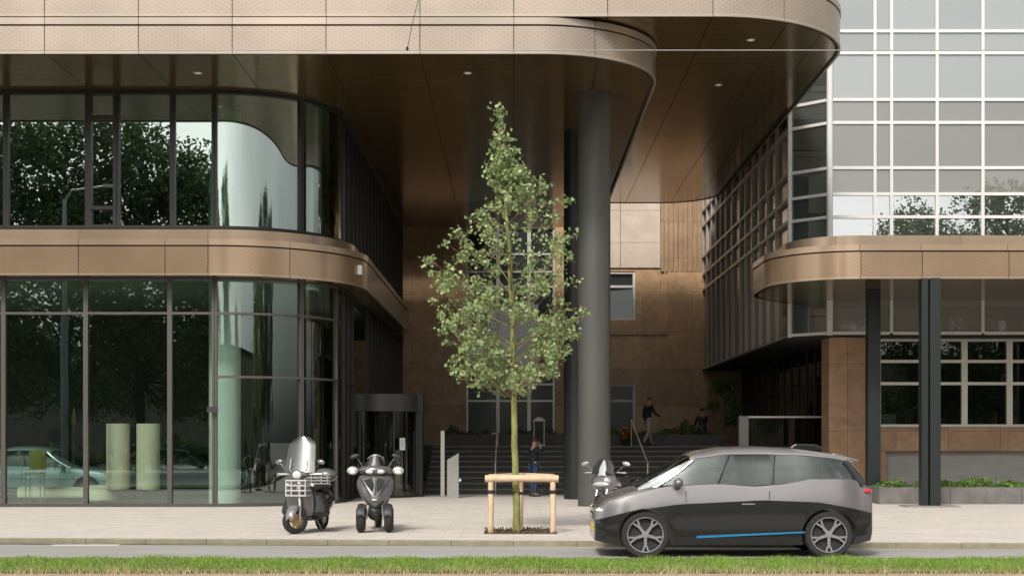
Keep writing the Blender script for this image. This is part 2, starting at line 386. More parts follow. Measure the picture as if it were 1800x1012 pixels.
M_soil = mat('soil', (.10, .07, .045), .95, var=.4, scale=12, bump=.6)
M_slat = mat('grey_slats', (.075, .072, .066), .6, var=.25, scale=2.5, stretch=(.5, 1, 20))
M_step = mat('dark_step', (.060, .057, .052), .55, var=.3, scale=1.2, stretch=(1, 1, 3))
M_granite = mat('granite_grey', (.24, .235, .22), .6, var=.2, scale=40)
M_skin = mat('skin', (.50, .27, .19), .55)
M_hairr = mat('hair_red', (.16, .045, .02), .7)
M_haird = mat('hair_dark', (.05, .025, .015), .7)
M_navy = mat('navy_cloth', (.012, .015, .022), .85)
M_jeans = mat('jeans', (.03, .055, .11), .85, var=.2, scale=20)
M_greycloth = mat('grey_cloth', (.34, .31, .29), .85)
M_yellow = mat('yellow_sign', (.75, .50, .04), .5)
M_wsign = mat('white_sign', (.75, .75, .72), .5)
M_brick = stone('pale_brick', (.42, .38, .33), (.34, .31, .27), .22, .07, .85)
M_lite = mat('downlight', (.9, .8, .6), .5, emit=(1, .8, .5, .08))

# ------------------------------------------------------------------ ground
def kerb_y(x): return 22.75 - .075 * max(-60, min(x, 60))
def structure(name, mb, m, **k): o = mb.build(name, m, **k); o['kind'] = 'structure'; return o
M_asph = mat('asphalt', (.33, .315, .29), .9, var=.12, scale=1.5, stretch=(.25, 1, 1), bump=.3, bscale=60)
M_ground = mat('ground_earth', (.20, .18, .15), .95, var=.2, scale=.3)
M_pave = stone('paving', (.60, .545, .475), (.565, .515, .45), .6, .3, .85, mortar=(.40, .36, .31), msize=.007, axis='XY')
_n = M_pave.node_tree
for q in _n.nodes:
    if q.type == 'MAP_RANGE': q.inputs[3].default_value = .84; q.inputs[4].default_value = 1.08
M_kerb = mat('kerb_stone', (.25, .22, .145), .85, var=.2, scale=5, bump=.2)
g = MB(); g.box(-1500, 1500, -1500, 1500, -.6, -.2); structure('ground', g, M_ground)
g = MB(); g.prism([(-80, 19.75), (80, 19.75), (80, kerb_y(80)), (-80, kerb_y(-80))], -.19, -.08); structure('road', g, M_asph)
g = MB(); g.box(-80, 80, -14, 16.58, -.19, -.125); structure('near_road', g, M_asph)
g = MB(); g.prism([(-80, kerb_y(-80)+.16), (80, kerb_y(80)+.16), (80, 130), (-80, 130)], -.19, 0.); structure('pavement', g, M_pave)
g = MB()
x = -60.
while x < 60:
    g.prism([(x, kerb_y(x)), (x+.997, kerb_y(x+.997)), (x+.997, kerb_y(x+.997)+.157), (x, kerb_y(x)+.157)], -.18, .006); x += 1.0
structure('kerb', g, M_kerb, bevel=.012)
g = MB(); g.box(-80, 80, 17.62, 19.74, -.19, -.02); structure('verge_soil', g, M_soil)
g = MB(); g.box(-80, 80, 16.6, 17.6, -.19, -.035); structure('verge_edging', g, mat('edging_tan', (.40, .30, .20), .9, var=.3, scale=3, tint2=(.50, .40, .28), stretch=(1, 4, 1)))
g = MB()
for xx in (-19.2, -13.05, -6.93 - .54, 9.5, 15.6): g.box(xx, xx+1.08, 22.98, 23.12, -.0795, -.0755)
structure('lane_marking', g, mat('road_paint', (.78, .77, .74), .7))

def mesh_np(name, V, F, m, parent=None, smooth=False):
    me = bpy.data.meshes.new(name); nv, nf, k = len(V), len(F), F.shape[1]
    me.vertices.add(nv); me.vertices.foreach_set('co', V.astype(np.float32).ravel())
    me.loops.add(nf*k); me.loops.foreach_set('vertex_index', F.astype(np.int32).ravel())
    me.polygons.add(nf); me.polygons.foreach_set('loop_start', np.arange(0, nf*k, k, dtype=np.int32)); me.polygons.foreach_set('loop_total', np.full(nf, k, dtype=np.int32))
    me.update(calc_edges=True); me.materials.append(m)
    o = bpy.data.objects.new(name, me); COL.objects.link(o)
    if parent is not None: o.parent = parent
    return o
rng = np.random.default_rng(5)
def grass(name, x0, x1, y0, y1, z, n, h, label, m):
    px = rng.uniform(x0, x1, n); py = rng.uniform(y0, y1, n)
    pat = .70 + .15*rng.normal(0, 1, n) + .35*np.sin(px*2.1+py*3) * np.sin(px*.7+1) + .2*np.sin(px*7.3); hh = rng.uniform(.5, 1.15, n)*h*np.clip(pat, .5, 1.3)
    a = rng.uniform(0, 2*PI, n); lean = rng.normal(0, .45, (n, 2))*hh[:, None]; wd = rng.uniform(.003, .007, n)
    dx, dy = np.cos(a)*wd, np.sin(a)*wd
    V = np.stack([np.stack([px-dx, py-dy, np.full(n, z)], 1), np.stack([px+dx, py+dy, np.full(n, z)], 1), np.stack([px+lean[:, 0], py+lean[:, 1], z+hh], 1)], 1).reshape(-1, 3)
    o = mesh_np(name, V, np.arange(3*n).reshape(n, 3), m); tag(o, label, 'grass', kind='stuff'); return o
grass('verge_grass', -13, 13, 17.64, 19.72, -.03, 150000, .07, 'bright green grass growing on the verge in front of the road', M_grassm)

M_dry = leafmat('dry_grass', (.40, .30, .15), (.55, .43, .24), (.66, .56, .36))
grass('dry_grass', -13, 13, 17.35, 17.95, -.03, 9000, .10, 'dry straw coloured grass tufts along the near edge of the verge', M_dry)
grass('weedy_grass', 8.6, 10.2, 18.6, 19.6, -.03, 5000, .17, 'taller weedy grass clump at the right end of the verge', M_grassm)
# leaves ------------------------------------------------------------
LEAF = np.array([(0, 0), (.20, .16), (.52, .22), (.36, .46), (.42, .72), (.18, .70), (0, 1.0), (-.18, .70), (-.42, .72), (-.36, .46), (-.52, .22), (-.20, .16)])
LEAFS = np.array([(0, 0), (.28, .35), (.2, .75), (0, 1.), (-.2, .75), (-.28, .35)])
def leaves(name, P, size, m, parent, shape=LEAF, up=.35, label=None, kind=None):
    n = len(P); nl = len(shape)
    d = rng.normal(0, 1, (n, 3)); d[:, 2] += up*rng.uniform(-1, 1, n); d /= np.linalg.norm(d, axis=1)[:, None]
    q = rng.normal(0, 1, (n, 3)); q[:, 2] += .0; s = np.cross(d, q); s /= np.linalg.norm(s, axis=1)[:, None]; nn = np.cross(d, s)
    sz = size*rng.uniform(.6, 1.25, n)
    V = P[:, None, :] + sz[:, None, None]*(shape[None, :, 1, None]*d[:, None, :] + shape[None, :, 0, None]*s[:, None, :] + (np.abs(shape[None, :, 0, None])*.25 - .15*shape[None, :, 1, None]**2)*nn[:, None, :])
    return mesh_np(name, V.reshape(-1, 3), np.arange(n*nl).reshape(n, nl), m, parent)

# ------------------------------------------------------------------ building helpers
def bay(parent, path, z0, z1, transoms=(), fw=.05, dep=.09, fm=None, gm=None, name='window', proud=0., panes=None, zpane=None):
    """one window: frame mesh (part) and its glass (sub-part). path = plan line of the bay, left to right seen from outside."""
    L = plen(path); f = MB(); po = offset(path, proud)
    f.ribbon(sub_path(po, .0015, fw), z0, z1, dep); f.ribbon(sub_path(po, plen(po)-fw, plen(po)-.0015), z0, z1, dep)
    inner = sub_path(po, fw+.001, plen(po)-fw-.001)
    for a, b in [(z0, z0+fw*.9), (z1-fw*.9, z1)] + [(t-fw/2, t+fw/2) for t in transoms]: f.ribbon(inner, a, b, dep-.004)
    o = f.build(name, fm, parent, world=True, smooth=len(path) > 3)
    gl = offset(path, -dep*.55)
    zs = [z0+fw*.5] + list(transoms) + [z1-fw*.5]
    if panes:   # per-row material
        for i in range(len(zs)-1):
            q = MB(); q.ribbon(sub_path(gl, fw*.6, plen(gl)-fw*.6), zs[i]+.003, zs[i+1]-.003, .02); q.build('pane', panes[i], o, world=True)
    else:
        q = MB(); q.ribbon(sub_path(gl, fw*.6, plen(gl)-fw*.6), zs[0], zs[-1], .016); q.build('pane', gm, o, world=True, smooth=len(path) > 3)
    return o

def band(parent, path, z0, h, cuts, mp, mr, lip=.15, name='fascia', setback=None, rim=.065, seg=14):
    """bronze band: rim, perforated panels with open joints, shadow gap, lip"""
    L = plen(path)
    b = MB(); b.ribbon(offset(path, -.04), z0+.01, z0+h-.02, .08); b.build('fascia_backing', M_gap, parent, world=True, smooth=True)
    f = MB(); cs = [0] + sorted(c for c in cuts if .1 < c < L-.1) + [L]
    for a, c in zip(cs, cs[1:]): f.ribbon(sub_path(path, a+.009, c-.009), z0+rim+.004, z0+h-lip-.035, .03)
    o = f.build(name, mp, parent, world=True, smooth=True)
    r = MB()
    for a, c in zip(cs, cs[1:]): r.ribbon(sub_path(offset(path, .012), a+.012, c-.001), z0, z0+rim, .05)
    r.build('bottom_rim', mr, parent, world=True, smooth=True)
    r = MB()
    for a, c in zip(cs, cs[1:]): r.ribbon(sub_path(offset(path, .02), a+.012, c-.001), z0+h-lip, z0+h, .1)
    r.build('top_lip', mr, parent, world=True, smooth=True)
    if setback:
        r = MB(); p = offset(path, -setback[0]); LL = plen(p); st = 3.1
        k = 0
        while k < LL: r.ribbon(sub_path(p, k+.004, min(k+st, LL)-.004), z0+h-.01, z0+h+setback[1], .06); k += st
        r.build('parapet_trim', mr, parent, world=True, smooth=True)

def slab(parent, outline, z0, z1, m, name):
    q = MB(); q.prism(outline, z0, z1); return q.build(name, m, parent, world=True)

# ================================================================== LEFT BUILDING
XL = -26.
Bd = thing('office_building', (-10, 40, 0), 'glass office building with rounded corner and overhanging bronze clad storeys, at left', 'office building')
GP = [(XL, 34.7), (-7.3, 34.7)]; GC = (-7.3, 37.55); GR = 2.85
arcp = lambda r, a, b, n: arc(GC[0], GC[1], r, a, b, n)
low_x = [-24.8-.0, -22.75, -20.7, -18.65, -16.6, -14.52, -12.46, -10.45, -8.40, -7.31]
for a, b in zip(low_x, low_x[1:]): bay(Bd, [(a, 34.7), (b, 34.7)], .03, 5.60, (4.72,), .055, .12, M_mull2, M_glassL)
for a, b in ((0, 45), (45, 75)): bay(Bd, arcp(GR, a, b, 20), .03, 5.60, (3.17, 4.72), .055, .12, M_mull2, M_glassL)
bay(Bd, arcp(GR, 75, 90, 8), .03, 5.60, (), .05, .12, M_mull, M_glassL)
up_x = [(-24.8, -22.75), (-22.75, -20.7), (-20.7, -18.65), (-18.65, -16.6), (-16.6, -14.52), (-14.52, -12.4), (-12.4, -10.4), (-9.69, -8.33), (-8.33, -7.31)]
for a, b in up_x: bay(Bd, [(a, 34.7), (b, 34.7)], 6.8, 10.12, (), .065, .12, M_mull, M_glassU)
bay(Bd, [(-10.4, 34.7), (-9.69, 34.7)], 6.8, 10.12, (7.29, 9.5), .085, .14, M_mull, M_glassU, proud=.02)
bay(Bd, arcp(GR, 0, 45, 24), 6.8, 10.12, (), .055, .12, M_mull, M_glassU)
bay(Bd, arcp(GR, 45, 90, 24), 6.8, 10.12, (), .055, .12, M_mull, M_glassU)
d = 37.55
while d < 56.5:      # side facing the passage
    if not (39.6 < d < 43.2): bay(Bd, [(-4.45, d), (-4.45, d+1.03)], .03, 5.60, (3.17,), .045, .12, M_mull, M_glassD)
    bay(Bd, [(-4.45, d), (-4.45, d+1.03)], 6.8, 10.12, (), .045, .12, M_mull, M_glassD)
    d += 1.03
q = MB(); q.ribbon([(XL, 34.66)] + arcp(GR+.04, 0, 90, 24)[0:] + [(-4.41, 57)], 5.605, 6.795, .35); q.build('spandrel', M_gap, Bd, world=True)
q = MB(); q.ribbon([(XL, 34.64)] + arcp(GR+.06, 0, 90, 24) + [(-4.39, 40.0)], .0, .028, .3); q.build('sill', M_mull2, Bd, world=True)
q = MB(); q.ribbon([(XL, 34.66)] + arcp(GR+.04, 0, 90, 24) + [(-4.41, 57)], 10.125, 10.155, .35); q.build('head_trim', M_mull, Bd, world=True)
# floors, ceilings, interior walls
foot = [(XL, 34.95)] + arcp(GR-.25, 0, 90, 16) + [(-4.72, 57), (XL, 57)]
slab(Bd, foot, -.02, .012, M_floorin, 'ground_floor')
slab(Bd, foot, 5.62, 5.95, M_ceiling, 'ceiling'); slab(Bd, foot, 6.4, 6.78, M_floorin, 'upper_floor'); slab(Bd, foot, 9.95, 10.12, M_ceiling, 'upper_ceiling')
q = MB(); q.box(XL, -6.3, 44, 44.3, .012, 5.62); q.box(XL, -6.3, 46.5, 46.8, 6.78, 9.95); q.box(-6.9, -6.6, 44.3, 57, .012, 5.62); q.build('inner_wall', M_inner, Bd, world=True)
for (xx, yy) in ((-7.35, 36.2), (-15.6, 36.4), (-23.8, 36.4)):
    q = MB(); q.lathe([(.40, .013), (.40, 5.615)], (xx, yy, 0), 28); q.build('interior_pillar', M_mint, Bd, world=True, smooth=True)
    q = MB(); q.lathe([(.40, 6.79), (.40, 9.945)], (xx, yy, 0), 28); q.build('interior_pillar', M_mint, Bd, world=True, smooth=True)
for yy, zz in ((41, 5.60), (38.3, 5.60)):
    q = MB()
    for xx in np.arange(-13.5, -7, 2.0): q.lathe([(.05, zz-.02), (.05, zz+.018)], (xx, yy, 0), 10)
    q.build('ceiling_spotlight', M_lite, Bd, world=True)
q = MB(); q.cbox((-7.32, 34.56, 2.37), (.26, .03, .13)); q.build('card_reader', M_blkplastic, Bd, world=True)
# balcony band
bp = [(XL, 34.1)] + arcp(GR+.6, 0, 90, 28) + [(-3.85, 52.0)]
s0 = -7.3 - XL; q4 = (GR+.6)*PI/2
cuts = [-10.44-XL-2.06*k for k in range(0, 8)] + [-8.36-XL, -7.33-XL, s0+q4*.36, s0+q4+1.2, s0+q4+4, s0+q4+7, s0+q4+10, s0+q4+13]
band(Bd, bp, 5.57, .88, cuts, M_band, M_rim2, name='balcony_band', setback=(.32, .27))
bo = offset(bp, -.03); slab(Bd, bo + [(-4.38, 52.0)] + [p for p in reversed(arcp(GR+.08, 0, 90, 20))] + [(XL, 34.62)], 5.575, 5.60, M_soff, 'band_soffit')
q = MB(); q.cbox((-3.98, 36.6, 6.0), (.16, .16, .24)); q.build('wall_lamp', M_wsign, Bd, world=True, bevel=.02)
# lower overhanging storey
lp = [(XL, 31.4), (.6, 31.4)] + arc(.6, 34.2, 2.8, 0, 90, 28)[1:] + [(3.4, 57)]
cuts = [-10.36-XL+2.072*k for k in range(-7, 6)] + [.6-XL+1.25, .6-XL+4.4+3, .6-XL+4.4+6]
band(Bd, lp, 10.14, .80, cuts, M_bronze, M_rim, name='lower_fascia')
sof = offset(lp, -.03)
def soffit(parent, outline_fn, xs, z0, z1, name):
    """soffit sheet cut in strips running away from the front, 15 mm joints"""
    q = MB()
    for a, b in zip(xs, xs[1:]):
        poly = outline_fn(a+.008, b-.008)
        if poly: q.prism(poly, z0, z1)
    q.build(name, M_soff, parent, world=True)
def clip_front(front, back, a, b):
    """polygon between x=a and x=b, front edge / back edge polylines given as functions"""
    n = 10; xs = [a+(b-a)*i/n for i in range(n+1)]
    return [(x_, front(x_)) for x_ in xs] + [(x_, back(x_)) for x_ in reversed(xs)]
def fl(x_): return 31.43 if x_ < .6 else 34.2-math.sqrt(max(0, 2.77**2-(x_-.6)**2))
xs_ = [-26] + [-10.36+2.072*k for k in range(-7, 6)] + [1.9, 3.36]
soffit(Bd, lambda a, b: clip_front(fl, lambda _: 57., a, b), sorted(xs_), 10.16, 10.19, 'lower_soffit')
slab(Bd, [(XL, 31.5)] + arc(.6, 34.2, 2.6, 0, 90, 12) + [(3.2, 57), (XL, 57)], 10.20, 10.9, M_gap, 'lower_storey_core')
# upper overhanging storey
upth = [(XL, 31.4), (4.5, 31.4)] + arc(4.5, 34.8, 3.4, 0, 90, 30)[1:] + [(7.9, 53.9)] + arc(5.7, 53.9, 2.2, 90, 180, 16)[1:] + [(3.0, 56.1)]
cuts = [-10.36-XL+2.072*k for k in range(-7, 7)] + [4.5-XL-.1, 4.5-XL+1.6, 4.5-XL+5.3+2.5, 4.5-XL+5.3+5, 4.5-XL+5.3+8, 4.5-XL+5.3+11, 4.5-XL+5.3+14, 4.5-XL+5.3+17]
band(Bd, upth, 10.965, .95, cuts, M_bronze, M_rim, name='upper_fascia')
def fu(x_): return 31.43 if x_ < 4.5 else 34.8-math.sqrt(max(0, 3.37**2-(x_-4.5)**2))
def bu(x_): return 56.07 if x_ < 5.7 else 53.9+math.sqrt(max(0, 2.17**2-(x_-5.7)**2))
xu = [.0, 2.07, 4.4, 6.15, 7.1, 7.86]
soffit(Bd, lambda a, b: clip_front(fu, bu, a, b), xu, 10.985, 11.01, 'upper_soffit')
slab(Bd, [(XL, 31.5)] + arc(4.5, 34.8, 3.2, 0, 90, 12) + arc(5.7, 53.9, 2.0, 90, 180, 8) + [(XL, 55.9)], 11.02, 11.85, M_gap, 'upper_storey_core')
q = MB(); q.box(XL, 4.4, 34.8, 50, 11.851, 15.0); q.build('upper_storey', M_paneD2, Bd, world=True)
q = MB(); q.ribbon([(XL, 31.4), (2.5, 31.4)] + arc(2.5, 34.8, 3.4, 0, 90, 30)[1:] + [(5.9, 48)], 15.0, 15.9, .2); q.prism([(XL, 31.61), (2.5, 31.61), (5.6, 34.8), (5.6, 48), (XL, 48)], 15.01, 15.3); q.build('third_storey_fascia', M_bronze, Bd, world=True)
for (xx, yy, zz) in ((-7.35, 33.1, 10.16), (-1.07, 33.1, 10.16), (5.55, 33.3, 10.985), (5.4, 37.5, 10.985)):
    q = MB(); q.lathe([(.075, zz-.012), (.075, zz+.02)], (xx, yy, 0), 16); q.lathe([(.11, zz-.008), (.11, zz+.01)], (xx, yy, 0), 16, mi=1); q.build('downlight', [M_lite, M_steel], Bd, world=True)
q = MB(); q.box(2.9, 3.3, 47, 49, 10.7, 10.98); q.build('soffit_box', M_steel, Bd, world=True, bevel=.02)
# columns
q = MB(); q.lathe([(.405, .0), (.405, 10.157)], (1.99, 35.2, 0), 48); q.build('column', M_col, Bd, world=True, smooth=True)
q = MB(); q.lathe([(.43, .0), (.43, 10.157)], (1.82, 39.5, 0), 48); o = q.build('column', M_black, Bd, world=True, smooth=True)
o['label'] = 'black column standing behind the tall grey column'
# back wall roof over the passage
slab(Bd, [(XL, 57.0), (-.9, 57.0), (-.9, 60), (XL, 60)], 11.2, 11.5, M_gap, 'passage_roof')

# ================================================================== STONE BUILDING AT THE BACK
Sb = thing('stone_building', (2, 61, 0), 'brown granite clad building with white framed windows behind the steps', 'building')
def wallgrid(parent, x0, x1, y, z0, z1, holes, th, m, name):
    """wall in the XZ plane with rectangular holes"""
    xs = sorted({x0, x1} | {h[0] for h in holes} | {h[1] for h in holes}); zs = sorted({z0, z1} | {h[2] for h in holes} | {h[3] for h in holes}); q = MB()
    for a, b in zip(xs, xs[1:]):
        for c, d_ in zip(zs, zs[1:]):
            if not any(h[0] <= a and b <= h[1] and h[2] <= c and d_ <= h[3] for h in holes): q.box(a, b, y, y+th, c, d_)
    import bmesh
    o = q.build(name, m, parent, world=True, fix=False)
    bm = bmesh.new(); bm.from_mesh(o.data); bmesh.ops.remove_doubles(bm, verts=bm.verts, dist=1e-4)
    # drop internal double faces
    seen = {}
    for f in bm.faces:
        k = tuple(sorted(v.index for v in f.verts)); seen.setdefault(k, []).append(f)
    dead = [f for fs in seen.values() if len(fs) > 1 for f in fs]
    bmesh.ops.delete(bm, geom=dead, context='FACES'); bmesh.ops.recalc_face_normals(bm, faces=bm.faces); bm.to_mesh(o.data); bm.free()
    return o
holes = [(-2.0, 1.73, 1.9, 10.6), (3.0, 5.13, 6.71, 8.75), (3.0, 5.13, 1.9, 4.0)]
wallgrid(Sb, -14, 13, 60., 1.3, 16, holes, .5, M_stone, 'wall')
q = MB()      # proud slabs that make the shallow recess
q.box(5.2, 6.45, 59.94, 59.998, 6.1, 6.68); q.box(6.46, 8.3, 59.92, 59.998, 1.4, 8.72); q.box(3.0, 5.19, 59.94, 59.998, 6.1, 6.68)
q.build('wall_slab', M_stone, Sb, world=True, bevel=.006)
q = MB()  # added slabs, their paler colour paints the sunlit patch high on the wall
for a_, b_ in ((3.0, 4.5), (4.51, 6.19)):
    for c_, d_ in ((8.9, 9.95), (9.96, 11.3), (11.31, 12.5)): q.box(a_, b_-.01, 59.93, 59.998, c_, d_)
q.build('sunlit_slab', mat('sunlit_granite', (.60, .48, .38), .45, var=.16, scale=1.4, tint2=(.68, .56, .46)), Sb, world=True, bevel=.006)
q = MB(); x = 6.2
while x < 8.2: q.box(x, x+.12, 59.90, 59.998 , 8.74, 12.5); x += .2
q.build('ribbed_panel', M_stoneR, Sb, world=True)
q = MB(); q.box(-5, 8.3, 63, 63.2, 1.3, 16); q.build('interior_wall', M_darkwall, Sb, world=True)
for a, b in ((-2.0, -.67), (-.67, .65), (.65, 1.73)): bay(Sb, [(a, 60.1), (b, 60.1)], 1.9, 10.6, (3.3, 4.0, 4.84, 6.71, 8.12, 8.75, 9.5), .075, .1, M_sideframe if a > 5 else M_lsteel, M_paneD2)
for z0_, z1_, t_ in ((6.71, 8.75, 8.12), (1.9, 4.0, 3.3)):
    bay(Sb, [(3.0, 60.1), (5.13, 60.1)], z0_, z1_, (t_,), .10, .14, M_white, M_paneD2, proud=.06)

# ================================================================== RIGHT BUILDING
Gb = thing('gridded_office_building', (14, 44, 0), 'office building with white gridded glass facade above the bronze canopy, at right', 'office building')
zr = [4.66, 5.39, 6.05, 6.7, 7.95, 8.60, 9.34, 10.62, 11.27, 12.59, 13.21, 14.5, 15.15, 16.45, 17.1]
xm = [8.98, 10.24, 10.71, 12.0, 13.3, 14.6, 15.9, 17.2, 18.5, 19.8, 21.1, 22.4]
M_blindlow = mirror('low_blind_pane', (.20, .195, .175), (.8, .8, .78), .05)
def rowmat(i, k, chamfer=False):
    z = zr[i]
    if chamfer: return M_chamf
    if z < 6.4: return M_blindlow
    if z < 8.5: return M_mirror
    if z > 11.2 and z < 12.7 or (z > 12.5 and z < 13.3): return M_paneB2
    return M_paneA2
def facade_bay(path, fm, fw, dep, mats, name='window', proud=0.):
    f = MB(); po = offset(path, proud)
    f.ribbon(sub_path(po, .0015, fw/2), zr[0], zr[-1], dep); f.ribbon(sub_path(po, plen(po)-fw/2, plen(po)-.0015), zr[0], zr[-1], dep)
    inner = sub_path(po, fw/2+.001, plen(po)-fw/2-.001)
    for i, z in enumerate(zr):
        if 5 < z < 6.9: continue
        f.ribbon(inner, z-fw/2, z+fw/2, dep-.01)
    o = f.build(name, fm, Gb, world=True)
    gl = offset(path, -.05)
    for i in range(len(zr)-1):
        q = MB(); q.ribbon(sub_path(gl, .01, plen(gl)-.01), zr[i]+.004, zr[i+1]-.004, .02); q.build('pane', mats(i), o, world=True)
for k, (a, b) in enumerate(zip(xm, xm[1:])): facade_bay([(a, 40.3), (b, 40.3)], M_white, .085, .12, lambda i: rowmat(i, k))
facade_bay([(8.0, 41.2), (8.93, 40.32)], M_white, .085, .12, lambda i: rowmat(i, 0, True))
q = MB(); q.lathe([(.09, 4.6), (.09, 17.2)], (8.96, 40.32, 0), 14); q.lathe([(.065, 4.6), (.065, 17.2)], (8.0, 41.22, 0), 12); q.build('corner_post', M_white, Gb, world=True, smooth=True)
ds = [41.3, 43.2, 44.7, 46.1, 47.5, 48.9, 50.1, 51.8, 53.3, 54.7, 56.0, 57.3, 58.7, 60.0]
for a, b in zip(ds, ds[1:]): facade_bay([(8.0, b), (8.0, a)], M_sideframe, .09, .14, lambda i: M_sidepane)
q = MB()
for a in ds[1:]: q.box(7.945, 7.999, a-.06, a+.06, 4.66, 17)
for z in zr[4:]: q.box(7.93, 7.998, 41.35, 59.95, z-.05, z+.05)
q.build('facade_fin', M_sideframe, Gb, world=True)
# body core behind the glass, ground floor
core = [(8.2, 41.5), (9.1, 40.55), (22.4, 40.55), (22.4, 60), (8.2, 60)]
slab(Gb, core, 4.62, 17.2, M_gap, 'core')
slab(Gb, [(7.95, 41.25), (8.95, 40.35), (22.4, 40.35), (22.4, 60), (7.95, 60)], 4.56, 4.615, M_gap, 'overhang_soffit')
q = MB(); q.box(8.98, 10.0, 40.5, 41.5, -.02, 4.555); q.build('stone_pier', M_pier, Gb, world=True, bevel=.01)
q = MB(); q.box(10.003, 10.2, 40.75, 41.5, -.02, 4.555); q.build('stone_pier', M_pier, Gb, world=True)
xg = [10.5, 11.78, 13.0, 14.3, 15.6, 16.9, 18.2, 19.5, 20.8, 22.1]
for a, b in zip(xg, xg[1:]): bay(Gb, [(a, 41.0), (b, 41.0)], 2.01, 4.55, (3.26, 3.9), .085, .12, M_lsteel, M_glassD)
q = MB()
for i in range(9): q.box(10.22+i*1.34, 10.22+i*1.34+1.335, 40.9, 41.4, 1.32, 1.995)
q.build('stone_band', M_pier, Gb, world=True)
q = MB(); q.box(10.22, 10.72, 40.95, 41.4, -.02, 1.315); q.build('stone_base', M_pier, Gb, world=True)
q = MB(); q.box(10.73, 22.4, 41.15, 41.4, -.02, 1.315); q.build('base_wall', M_plinth, Gb, world=True)
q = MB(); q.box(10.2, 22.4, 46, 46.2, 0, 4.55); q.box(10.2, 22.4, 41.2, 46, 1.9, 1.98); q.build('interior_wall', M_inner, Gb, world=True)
q = MB()
for (xx, yy) in ((12.0, 43), (12.7, 44), (13.5, 43.5), (14.6, 44.5), (15.5, 43)): q.lathe([(.06, 4.2), (.06, 4.3)], (xx, yy, 0), 8); q.tube([(xx, yy, 4.3), (xx, yy, 4.55)], .006, 4)
q.build('pendant_lamp', M_lite, Gb, world=True)
q = MB(); q.cbox((10.85, 41.3, 2.2), (.5, .03, .36)); q.build('notice_panel', mat('panel_blue', (.35, .42, .42), .4), Gb, world=True)
# recessed ground floor side
d = 41.6
while d < 59:
    bay(Gb, [(9.6, d+1.3), (9.6, d)], 1.45, 4.55, (3.4,), .05, .08, M_mull, M_glassD); d += 1.3
M_curt = mat('ochre_curtain', (.30, .17, .06), .8, var=.5, scale=3, stretch=(1, 2.2, .08))
q = MB()
n_ = 240; ring = [(10.0+.07*math.sin(i*1.35), 42+i*16/n_) for i in range(n_)]
q.add([(x_, y_, z_) for z_ in (1.46, 4.54) for (x_, y_) in ring] + [(x_+.04, y_, z_) for z_ in (1.46, 4.54) for (x_, y_) in ring],
      [(i, i+1, n_+i+1, n_+i) for i in range(n_-1)] + [(2*n_+i, 3*n_+i, 3*n_+i+1, 2*n_+i+1) for i in range(n_-1)])
q.build('curtain', M_curt, Gb, world=True, smooth=True)
q = MB(); q.box(9.6, 9.9, 41.5, 60, 0, 1.44); q.box(10.15, 10.3, 41.5, 60, 1.45, 4.55); q.build('side_base_wall', M_step, Gb, world=True)

# ------------------------------------------------------------------ right canopy
Cn = thing('entrance_canopy', (12, 37, 0), 'bronze clad canopy with rounded end on black posts along the gridded facade', 'canopy')
CR = 2.1; cc = (8.6, 36.9)
cp = [(7.9, 41.2), (6.95, 39.95), (6.62, 39.3), (6.5, 38.6), (6.5, 36.9)] + [(cc[0]-CR*math.cos(R(t)), cc[1]-CR*math.sin(R(t))) for t in np.linspace(0, 90, 26)[1:]] + [(22.4, 34.8)]
sL = sum(math.dist(cp[i-1], cp[i]) for i in range(1, 5)); sB = sL+CR*PI/2
cuts = [2.4, 5.0, 5.0+.8, sB+(1483-903)/71.8-8.6+.35] + [sB+10.02-8.6+2.05*k for k in range(0, 6)]
cuts = sorted([2.3, sL, sB-.1] + [sB + x_ - 8.6 for x_ in (10.0, 12.12, 14.2, 16.2, 18.3, 20.3)])
band(Cn, cp, 5.57, .84, cuts, M_band, M_rim2, name='canopy_band', setback=(.55, .30))
ins = offset(cp, -.03)
q = MB(); q.prism(ins + [(22.4, 40.2), (9.05, 40.2), (8.0, 41.1)], 5.58, 5.61); q.build('canopy_soffit', M_soff, Cn, world=True)
q = MB(); q.prism(offset(cp, -.6) + [(22.4, 40.2), (9.05, 40.2), (8.0, 41.1)], 6.2, 6.36); q.build('canopy_roof', M_gap, Cn, world=True)
def post(x_, y_, w_, name='canopy_post', web=True):
    q = MB()
    if web: q.box(x_-w_/2, x_-w_/2+.16, y_-.14, y_+.14, .03, 5.578); q.box(x_-w_/2+.16, x_-w_/2+.20, y_-.03, y_+.03, .03, 5.578); q.box(x_-w_/2+.20, x_+w_/2, y_-.16, y_+.16, .03, 5.578)
    else: q.box(x_-w_/2, x_+w_/2, y_-.15, y_+.15, .03, 5.578)
    o = q.build(name, mat('post_green_black', (.022, .028, .026), .4, .3), Cn, world=True, bevel=.01)
    q = MB(); q.cbox((x_, y_, .016), (w_+.85, .8, .028)); q.build('post_base', M_granite, Cn, world=True, bevel=.006)
post(10.19, 33.95+.9, .46); post(9.50, 37.6, .33, web=False); post(17.0, 34.85, .46)

